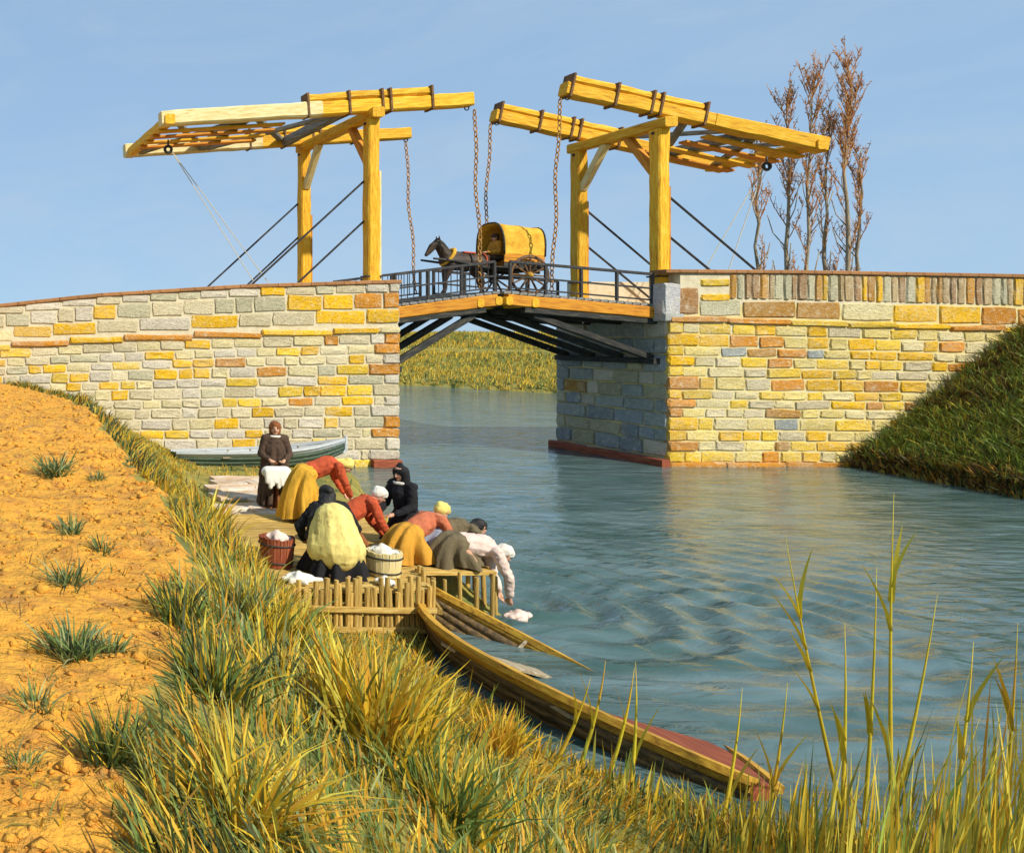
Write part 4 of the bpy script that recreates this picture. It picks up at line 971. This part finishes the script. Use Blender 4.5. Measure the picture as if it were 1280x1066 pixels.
# hood: arched canvas shell with thickness
V = []; Fc = []; NA = 14; NX = 8
for i in range(NX + 1):
    x = -.70 + 1.30 * i / NX; sag = -.025 * math.sin(math.pi * ((i * 2 / NX) % 1)); lean = .02 * x
    for off in (0, -.03):
        for k in range(NA + 1):
            a = math.pi * k / NA; ca, sa = math.cos(a), math.sin(a)
            y = (.66 + off + sag) * (abs(ca) ** .6) * (1 if ca > 0 else -1); z = 1.28 + (1.08 + off + sag - .06 * (x + 1)) * sa ** .75
            V.append((x + (-.10 * sa if i == 0 else 0), y, z))
m1 = NA + 1
for i in range(NX):
    for k in range(NA):
        a0 = i * 2 * m1 + k; b0 = (i + 1) * 2 * m1 + k
        Fc.append((a0, a0 + 1, b0 + 1, b0)); Fc.append((a0 + m1, b0 + m1, b0 + m1 + 1, a0 + m1 + 1))
for k in range(NA):
    Fc.append((k, m1 + k, m1 + k + 1, k + 1)); q = NX * 2 * m1 + k; Fc.append((q, q + 1, q + m1 + 1, q + m1))
for i in range(NX):
    for k in (0, NA):
        a0 = i * 2 * m1 + k; b0 = (i + 1) * 2 * m1 + k; Fc.append((a0, b0, b0 + m1, a0 + m1))
hood = O('canvas_hood', mesh_from('canvas_hood', V, Fc, MAT['canvas'], True), c, cmw)
for i in (0, NX):
    P = [V[i * 2 * m1 + k] for k in range(NA + 1)]; O('hoop', mesh_from('hoop', *(lambda b: (b.V, b.F))(MB().tube(P, .028, 6)), MAT['dark_timber'], True), hood, cmw)
bk = [V[NX * 2 * m1 + m1 + k] for k in range(NA + 1)]
O('back_curtain', mesh_from('back_curtain', bk + [(p[0] - .02, p[1], p[2]) for p in bk], [tuple(range(NA + 1)), tuple(range(2 * NA + 1, NA, -1))], C_BROWN), hood, cmw)
for s in (-1, 1):
    yw = s * .78; RW = .62
    M3 = Matrix.Rotation(R(90), 3, 'X')
    w = O('wheel', mesh_from('wheel', *(lambda b: (b.V, b.F))(MB().torus((.05, yw, .64), RW - .035, .04, M3, 32, 6)), MAT['strap'], True), c, cmw)
    O('tyre', mesh_from('tyre', *(lambda b: (b.V, b.F))(MB().torus((.05, yw, .64), RW, .022, M3, 32, 6)), MAT['iron'], True), w, cmw)
    O('hub', mesh_from('hub', *(lambda b: (b.V, b.F))(MB().tube([(.05, yw - .12, .64), (.05, yw - .05, .64), (.05, yw + .05, .64), (.05, yw + .12, .64)], [.06, .10, .10, .06], 12)), MAT['boat_wood'], True), w, cmw)
    for k in range(12):
        a = 2 * math.pi * k / 12
        b = MB().beam((.05 + .08 * math.cos(a), yw, .64 + .08 * math.sin(a)), (.05 + (RW - .05) * math.cos(a), yw, .64 + (RW - .05) * math.sin(a)), .045, .05, up=(0, 1, 0))
        O('spoke', mesh_from('spoke', b.V, b.F, MAT['strap']), w, cmw)
dr = person('driver in an ochre smock sitting under the yellow cart hood', (CXc - .45, CYc - .1, cz + 1.16), R(180), SIT, C_OCH, C_BROWN, C_BROWN, 'cap', group='driver on the bridge')

# ------------------------------------------------------------------ poplars
def poplar(label, px, top, Y, seed, spread, dens):
    rnd = random.Random(seed); x0 = XA(px, Y); zb = gz(x0, Y) - .1; zt = ZA(top + 38, Y); Ht = zt - zb
    t = thing('poplar_tree', label, 'tree', (x0, Y, zb), 'leafless poplars behind the right abutment')
    P = []; x, y = x0, Y
    for i in range(15):
        f = i / 14; P.append(Vector((x, y, zb + Ht * f))); x += rnd.uniform(-.13, .13); y += rnd.uniform(-.1, .1)
    rad = [.115 * (1 - .93 * (i / 14)) * (1 + rnd.uniform(-.2, .28)) + .012 for i in range(15)]
    tr = MB().tube(P, rad, 8)
    for i in range(3, 12):
        for q in range(rnd.choice((0, 1, 1))):
            a = rnd.uniform(0, 6.28); b = P[i]; l = Ht * rnd.uniform(.04, .09)
            tr.tube([b, b + Vector((math.cos(a) * l * .35, math.sin(a) * l * .35, l * .6)), b + Vector((math.cos(a) * l * .5, math.sin(a) * l * .5, l * 1.3))], [rad[i] * .4, rad[i] * .28, .02], 5)
    tr.build('trunk', MAT['bark'], t, True)
    cr = MB(); LV = []; LF = []
    def at(f):
        g = f * 14; i = min(13, int(g)); return P[i].lerp(P[i + 1], g - i)
    nb = int(58 * dens)
    for b in range(nb):
        f = rnd.choice((rnd.uniform(.12, .98), rnd.uniform(.03, .2), rnd.uniform(.7, .98))); base = at(f); a = rnd.uniform(0, 6.28)
        l = Ht * rnd.uniform(.07, .16) * (1.2 - .5 * f); k = spread * rnd.uniform(.6, 1.7)
        pts = [base]; d = Vector((math.cos(a) * k, math.sin(a) * k, 1)).normalized(); n = 5
        for q in range(n):
            d = (d + Vector((rnd.uniform(-.1, .1), rnd.uniform(-.1, .1), .10))).normalized(); pts.append(pts[-1] + d * l / n)
        cr.tube(pts, [.028, .024, .02, .016, .012, .005], 4, False)
        for q in range(14):
            g = rnd.uniform(.8, n - .01); i = int(g); p = pts[i].lerp(pts[i + 1], g - i); a2 = rnd.uniform(0, 6.28)
            tl = rnd.uniform(.22, .55); dd = Vector((math.cos(a2) * .45, math.sin(a2) * .45, 1)).normalized()
            cr.tube([p, p + dd * tl * .6, p + dd * tl + Vector((0, 0, .05))], [.014, .011, .005], 3, False)
            for s in range(2):                                   # russet catkin buds
                u = p + dd * tl * rnd.uniform(.2, 1); v = Vector((rnd.uniform(-1, 1), rnd.uniform(-1, 1), rnd.uniform(.2, 1.6))).normalized() * rnd.uniform(.06, .14)
                w = v.cross(Vector((rnd.uniform(-1, 1), rnd.uniform(-1, 1), .3))).normalized() * .028; n0 = len(LV)
                LV += [u, u + v * .5 + w, u + v, u + v * .5 - w]; LF.append((n0, n0 + 1, n0 + 2, n0 + 3))
    cr.add(LV, LF); cr.build('crown', MAT['twig'], t)
poplar('short slender poplar just right of the iron stays', 944, 132, 40, 1, .30, .55)
poplar('poplar rising through the tail end of the right balance beams', 978, 88, 40.5, 2, .30, .85)
poplar('dense tall poplar with the second highest top', 1008, 60, 40, 3, .28, 1.15)
poplar('thin poplar between the two highest poplars', 1029, 118, 41, 4, .25, .65)
poplar('tallest poplar with an open russet crown', 1057, 43, 40, 5, .34, 1.2)
poplar('rightmost poplar with spreading low shoots', 1082, 150, 40.5, 6, .45, .8)

# ------------------------------------------------------------------ grass, reeds, weeds
GC = {'yellow': (.74, .48, .03), 'gold': (.68, .35, .03), 'ochre': (.48, .25, .03), 'lemon': (.72, .60, .08), 'olive': (.32, .31, .05), 'green': (.17, .25, .06),
      'dark': (.05, .075, .025), 'pale': (.42, .44, .18), 'brown': (.15, .085, .03), 'leaf': (.30, .42, .07), 'bluegreen': (.20, .27, .11)}
def blades(name, x, y, z, length, width, colors, lean, label, mat=MAT['blade'], curl=.5, seed=0, yawc=None, build=True, parent=None):
    """curved three segment blades; arrays of roots, lengths, widths and colours"""
    r = np.random.default_rng(seed + 100); n = len(x)
    yaw = r.uniform(0, 2 * np.pi, n) if yawc is None else yawc + r.normal(0, .7, n)
    ln = np.abs(r.normal(lean, lean * .5, n)); fac = r.uniform(0, np.pi, n)
    dx, dy = np.cos(yaw), np.sin(yaw); wx_, wy_ = np.cos(fac) * width / 2, np.sin(fac) * width / 2
    V = np.zeros((n, 7, 3), np.float32)
    for k, (t, w) in enumerate(((0, 1), (.35, .95), (.7, .7))):
        h = length * t * (1 - ln * ln * .25 * t); o = length * ln * (t * (1 - curl) + curl * t * t)
        cx_, cy_ = x + dx * o, y + dy * o
        V[:, 2 * k] = np.stack([cx_ - wx_ * w, cy_ - wy_ * w, z + h], -1); V[:, 2 * k + 1] = np.stack([cx_ + wx_ * w, cy_ + wy_ * w, z + h], -1)
    V[:, 6] = np.stack([x + dx * length * ln, y + dy * length * ln, z + length * (1 - ln * ln * .25)], -1)
    b = (np.arange(n) * 7)[:, None]
    T = np.concatenate([b + np.array([[0, 1, 3]]), b + np.array([[0, 3, 2]]), b + np.array([[2, 3, 5]]), b + np.array([[2, 5, 4]]), b + np.array([[4, 5, 6]])], 0)
    col = np.repeat(colors[:, None, :], 7, 1).reshape(-1, 3)
    me = np_mesh(name, V.reshape(-1, 3), T, mat, col)
    if not build: return me
    o = O(name, me, parent)
    if parent is None: tag(o, label, 'grass', None, 'stuff')
    return o
def mixcol(n, weights, r):
    names = list(weights.keys()); w = np.array([weights[k] for k in names], float)
    if w.ndim == 1: w = np.repeat(w[:, None], n, 1)
    w = w / w.sum(0); cum = np.cumsum(w, 0); u = r.random(n); k = (u[None] > cum).sum(0).clip(0, len(names) - 1)
    c = np.array([GC[m] for m in names])[k]; return c * r.uniform(.75, 1.2, (n, 1))
# near bank slope
r = np.random.default_rng(21); n = 150000
x = r.uniform(.3, 10.5, n); y = 2.0 + 23 * r.random(n) ** 1.5
d, ins = canal_d(x, y); xe = path_edge(y) + fbm(x, y, .7) * .5
xt = np.interp(y, YT, XT)
keep = (~ins) & (x > xe + .06) & (d > .02)
jet = (x > 4.6) & (x < 9) & (y > 10.6) & (y < 15.6)                # jetty and landing stay clear
bermy = (x > xt - .2) & (y > 10.8)
keep &= ~jet & ~(bermy & (r.random(n) > .12)) & ~((x > 5.4) & (y > 15) & (y < 21.5) & (x > xt - .6) & (r.random(n) > .1))
patch = vnoise(x, y, .8)
keep &= r.random(n) < np.clip(.35 + patch * 1.1, 0, 1)
x, y, patch = x[keep], y[keep], patch[keep]; n = len(x); d, _ = canal_d(x, y); z = ground_z(x, y) - .02
g1 = vnoise(x + 3, y + 8, 1.1); g2 = vnoise(x - 7, y, .6); xe = path_edge(y)
crest = np.clip(1 - (x - xe) / .9, 0, 1)
low = np.clip(1 - d / 2.2, 0, 1)
midpale = np.exp(-(((x - 3.7) / .9) ** 2 + ((y - 8.6) / 2.2) ** 2))
W = {'yellow': 1.5 + 2.2 * low + .8 * g1, 'gold': 1.0 + 1.8 * low, 'ochre': .6 + .6 * crest, 'lemon': .35 + 1.2 * midpale, 'olive': .9 + .5 * g2,
     'green': .9 * g2 + .5 + (y < 5) * .9, 'dark': 1.5 * crest * (g1 > .4) + 2.6 * crest * (y > 9) + .45 * (g2 > .55) + .15, 'pale': .15 + 2.2 * midpale + .2 * g1, 'bluegreen': .2 + .5 * (y < 5)}
cols = mixcol(n, W, r)
length = r.uniform(.09, .22, n) * (1 + .6 * (g1 > .62)) * np.where(y < 5, .8, 1) * np.where((x > 3.6) & (y > 6.5), .7, 1); width = r.uniform(.010, .022, n) * np.clip(y / 8, .75, 1.5)
blades('bank_grass', x, y, z, length, width, cols, .55, 'yellow and green grass covering the near bank slope', seed=1, yawc=fbm(x, y, 2.5) * 9 + .4)
# green embankment on the right, brown roots along its foot
r = np.random.default_rng(22); n = 42000
x = r.uniform(26.8, 37, n); y = r.uniform(13, 24.9, n); d, ins = canal_d(x, y); k = (~ins) & (d > .12); x, y, d = x[k], y[k], d[k]; n = len(x)
g = vnoise(x, y, 1.0); W = {'leaf': 1.5 + 1.5 * (g > .45), 'green': 1.2 + g, 'olive': 1.8 + .5 * g, 'lemon': .5 + 0 * g, 'dark': .3 + 0 * g, 'brown': .6 + 4.5 * (g < .36), 'pale': .3 + 0 * g, 'ochre': .15 + 0 * g}
blades('embankment_grass', x, y, ground_z(x, y) - .02, r.uniform(.2, .5, n), r.uniform(.02, .04, n), mixcol(n, W, r), .85, 'green grass on the right embankment', seed=2, yawc=np.full(n, 3.6))
n = 5200; x = r.uniform(26.6, 30, n * 3); y = r.uniform(13, 24.9, n * 3); d, ins = canal_d(x, y); k = (d < .32) & ((~ins) | (d < .05)); x, y, d = x[k], y[k], d[k]; n = len(x)
blades('bank_roots', x, y, ground_z(x, y) - .02, r.uniform(.2, .5, n), r.uniform(.03, .06, n), mixcol(n, {'brown': 3, 'dark': 1, 'ochre': .9, 'olive': .4}, r), .6, 'brown roots and dry grass along the foot of the embankment', seed=3, yawc=np.full(n, 3.4))
# far bank seen under the bridge
r = np.random.default_rng(23); n = 95000
x = r.uniform(24, 62, n); y = r.uniform(42, 92, n); d, ins = canal_d(x, y); k = (~ins) & (d < 18) & (y > x * .85) & (x > y * .5) & (np.abs(d - 7.2) > .35); x, y, d = x[k], y[k], d[k]; n = len(x)
g = vnoise(x, y, 2.2); W = {'yellow': 1.5 + 1.4 * (g > .5), 'olive': 1.7 + 0 * g, 'green': 1.5 * (g < .55) + .3, 'lemon': .6 + 0 * g, 'dark': .35 + 0 * g, 'gold': .5 + 0 * g}
blades('far_bank_grass', x, y, ground_z(x, y) - .02, r.uniform(.22, .55, n), r.uniform(.03, .07, n), mixcol(n, W, r), .7, 'yellow green grass on the far canal bank under the bridge', seed=4, yawc=np.full(n, .5))

# short reeds and sedge in the shallow water, bottom right
def reed_cols(n, r): return mixcol(n, {'yellow': 2.6, 'lemon': 4.2, 'gold': .9, 'olive': 1.6, 'leaf': 1.2, 'green': .5}, r)
r = np.random.default_rng(24); n = 4600
x = r.uniform(3.6, 12.5, n); y = r.uniform(4.0, 6.9, n) + .0; d, ins = canal_d(x, y); k = ((d < 1.6) | (~ins)) & (~ins | (d < .75)) & (x > 4.6 + (y - 4) * .35); x, y = x[k], y[k]; n = len(x)
hgt = r.uniform(.35, 1.0, n) * (.6 + .8 * vnoise(x, y, .5)); pxr = CX + F * x / y; hgt *= np.interp(pxr, [450, 880, 980, 1060, 1280], [.26, .30, .75, 1.2, 1.6])
blades('reed_bed', x, y, np.maximum(ground_z(x, y), -.15) - .02, hgt, r.uniform(.009, .020, n), reed_cols(n, r), .16, 'dense yellow green reeds in the shallows at lower right', seed=5, curl=.6, yawc=np.full(n, .1))
n = 260; x = r.uniform(5.2, 7.6, n); y = r.uniform(6.3, 8.2, n); d, ins = canal_d(x, y); k = (d < .45); x, y = x[k], y[k]; n = len(x)
blades('boat_sedge', x, y, ground_z(x, y) - .05, r.uniform(.2, .5, n), r.uniform(.012, .022, n), reed_cols(n, r), .18, 'sparse yellow sedge growing beside the sunken boat', seed=6, yawc=np.full(n, .3))

def reed(label, root, tip, Y, leaves, seed, thick=.016):
    """one tall reed: a jointed stem with long leaves"""
    rnd = random.Random(seed); b = PX(root[0], root[1], Y); e = PX(tip[0], tip[1], Y); b.z = max(-.1, min(b.z, gz(b.x, b.y)) - .1) if b.z < .5 else b.z
    b = Vector((b.x, Y, gz(b.x, Y) - .05)); e = Vector((e.x, Y + rnd.uniform(-.15, .15), e.z))
    t = thing('tall_reed', label, 'reed', b, 'tall reeds at the lower right')
    pts = []
    for i in range(9):
        f = i / 8; p = b.lerp(e, f); p.x += .05 * math.sin(f * 2.4) * (1 if e.x > b.x else -1); pts.append(p)
    MB().tube(pts, [thick * (1 - .94 * (i / 8) ** 1.6) for i in range(9)], 6).build('stem', MAT['reed'], t, True)
    for k in range(leaves):
        f = rnd.uniform(.25, .85); i = int(f * 8); p = pts[i].lerp(pts[i + 1], f * 8 - i); s = rnd.choice((-1, 1)); l = rnd.uniform(.3, .65)
        d1 = (e - b).normalized(); o = Vector((s, rnd.uniform(-.5, .5), 0)).normalized(); V = []; Fc = []
        for q in range(5):
            u = q / 4; c0 = p + d1 * l * u * .9 + o * l * .35 * u ** 1.5; w = .017 * (1 - u ** 2) + .001
            V += [c0 - o.cross(d1) * w, c0 + o.cross(d1) * w]
        for q in range(4): Fc.append((2 * q, 2 * q + 1, 2 * q + 3, 2 * q + 2))
        O('leaf', mesh_from('leaf', V, Fc, MAT['reed']), t)
for i, (lab, ro, ti, Y, lv) in enumerate((
    ('tall bent reed leaning far left over the open water', (1080, 1000), (985, 668), 6.1, 5),
    ('tallest straight reed reaching up in front of the embankment', (1118, 1060), (1116, 615), 6.3, 4),
    ('long reed slanting right out of the densest clump', (1090, 1050), (1175, 745), 6.0, 4),
    ('slim upright reed near the right edge of the picture', (1235, 1050), (1236, 770), 6.2, 3),
    ('reed leaning slightly right beside the rightmost tall reed', (1170, 1040), (1205, 800), 5.9, 3),
    ('straight reed standing left of the tallest reed', (1068, 1040), (1078, 705), 6.5, 2),
    ('stout short reed just left of the leaning bent reed', (1045, 1000), (1072, 785), 6.2, 2),
    ('thin reed at the far end of the sunken boat', (940, 1040), (972, 850), 6.6, 2),
    ('reed in front of the red stern of the sunken boat', (890, 1010), (925, 860), 6.7, 1),
    ('first of four reeds before the gunwale, nearest the bow', (690, 960), (718, 838), 7.0, 1),
    ('second of four reeds before the sunken boat gunwale', (722, 970), (752, 825), 7.0, 1),
    ('third of four reeds before the sunken boat gunwale', (755, 975), (778, 830), 6.9, 1),
    ('last of four reeds before the gunwale, nearest the stern', (785, 980), (808, 835), 6.9, 1))):
    reed(lab, ro, ti, Y, lv, 40 + i)

def tussock(label, px, py, Y, n, L, w, weights, lean, seed, name='grass_tussock', cat='grass tussock', yawc=None):
    p = PX(px, py, Y); z0 = gz(p.x, Y); r = np.random.default_rng(seed)
    x = p.x + r.normal(0, .09 * L / .5, n); y = Y + r.normal(0, .09 * L / .5, n); yaw = np.arctan2(y - Y, x - p.x)
    me = blades(name, x, y, ground_z(x, y) - .03, r.uniform(.5, 1.0, n) * L, r.uniform(.7, 1.3, n) * w, mixcol(n, weights, r), lean, None, seed=seed, yawc=yaw, build=False)
    o = O(name, me); tag(o, label, cat, 'grass tussocks on the bank' if cat == 'grass tussock' else 'weeds on the dirt path')
def ray_Y(px, py):                                          # where a pixel's ray meets the ground
    for Y in np.arange(2.2, 26, .05):
        if gz(XA(px, Y), Y) >= ZA(py, Y): return float(Y)
    return 20.0
DK = {'dark': 1.5, 'green': 1.5, 'olive': 1, 'yellow': .9}; YL = {'yellow': 2, 'lemon': 1, 'gold': 1, 'olive': 1, 'green': .6}; PLc = {'pale': 1.4, 'lemon': 1, 'yellow': 1, 'bluegreen': .8}
for i, (lab, px, py, n, L, w, wt, le) in enumerate((
    ('large fan of long yellow blades in front of the jetty stakes', 470, 935, 240, .62, .018, YL, .45),
    ('dark spiky tussock at the edge of the dirt path, nearest the viewer', 140, 950, 180, .24, .009, DK, .6),
    ('dark green tussock midway down the dirt path edge', 225, 780, 160, .28, .013, DK, .5),
    ('low yellow green tussock spreading flat at the bottom of the picture', 300, 1020, 200, .38, .012, YL, .9),
    ('green tussock at the foot of the slope below the yellow fan', 560, 1030, 220, .42, .013, {'green': 2, 'olive': 1.5, 'yellow': 1.2}, .6),
    ('pale green tussock on the slope left of the jetty', 300, 770, 220, .36, .017, PLc, .45),
    ('golden tussock on the slope above the pale green tussock', 260, 665, 160, .5, .018, YL, .5),
    ('dark tussock below the pale green tussock', 270, 870, 180, .34, .014, DK, .55),
    ('yellow tussock right beside the left end of the jetty', 345, 800, 130, .42, .018, YL, .4),
    ('golden tussock at the water edge by the sunken boat', 620, 940, 170, .42, .016, {'yellow': 2, 'gold': 2, 'lemon': .6}, .5))):
    tussock(lab, px, py, ray_Y(px, py), n, L, w, wt, le, 60 + i)
WD = {'bluegreen': 1.6, 'pale': 1.0, 'green': 1.4, 'dark': .9}
for i, (lab, px, py, n, L, w) in enumerate((
    ('green weed near the far end of the dirt path', 68, 595, 110, .30, .020), ('small dark weed below the farthest weed on the dirt path', 88, 668, 70, .20, .014),
    ('grey green weed in the middle of the dirt path', 85, 730, 80, .22, .012), ('largest bluish weed spreading on the dirt path', 92, 825, 150, .24, .012),
    ('dry twiggy weed below the largest weed on the path', 45, 880, 60, .14, .007), ('low green weed close beside the largest path weed, nearer the grass', 135, 815, 90, .15, .010),
    ('tiny weed near the upper grassy edge of the dirt path', 120, 600, 50, .16, .012), ('small green weed at the lower left corner of the dirt path', 30, 960, 70, .11, .007), ('thin weed between the two uppermost path weeds and the grass', 128, 690, 60, .16, .010))):
    tussock(lab, px, py, ray_Y(px, py), n, L, w, WD, .75, 90 + i, 'path_weed', 'weed')

# loose clods on the dirt path
r = np.random.default_rng(31); n = 5200
y = 2.1 + 20 * r.random(n) ** 1.7; x = path_edge(y) - r.random(n) ** 1.1 * (1.2 + y * .25); z = ground_z(x, y)
sz = r.uniform(.008, .03, n) * np.where(r.random(n) > .93, 1.9, 1) * np.clip(y / 6, .8, 1.6)
oc = np.array([[1, 0, 0], [0, 1, 0], [-1, 0, 0], [0, -1, 0], [0, 0, .6], [0, 0, -.6]]); tf = np.array([[0, 1, 4], [1, 2, 4], [2, 3, 4], [3, 0, 4], [1, 0, 5], [2, 1, 5], [3, 2, 5], [0, 3, 5]])
V = oc[None] * (sz[:, None] * r.uniform(.6, 1.5, (n, 1)))[:, :, None] * r.uniform(.6, 1.4, (n, 6, 3)); a = r.uniform(0, 6.28, n); c_, s_ = np.cos(a)[:, None], np.sin(a)[:, None]
V = np.stack([V[..., 0] * c_ - V[..., 1] * s_ + x[:, None], V[..., 0] * s_ + V[..., 1] * c_ + y[:, None], V[..., 2] + z[:, None] + .002], -1)
T = (np.arange(n) * 6)[:, None, None] + tf[None]
tag(O('dirt_clods', np_mesh('dirt_clods', V.reshape(-1, 3), T.reshape(-1, 3), MAT['dirt'])), 'loose orange clods scattered over the dirt path', 'clods', None, 'stuff')

# dry stalks strewn over the dirt path
r = np.random.default_rng(33); n = 1500
y = 2.3 + 20 * r.random(n) ** 1.5; x = path_edge(y) - r.random(n) ** 1.6 * (1.0 + y * .2)
blades('path_stubble', x, y, ground_z(x, y) - .01, r.uniform(.03, .10, n), r.uniform(.004, .009, n), mixcol(n, {'ochre': 2, 'olive': 1.4, 'brown': 1, 'yellow': 1, 'green': .6}, r), 1.0, 'short dry stalks scattered over the dirt path', seed=9)
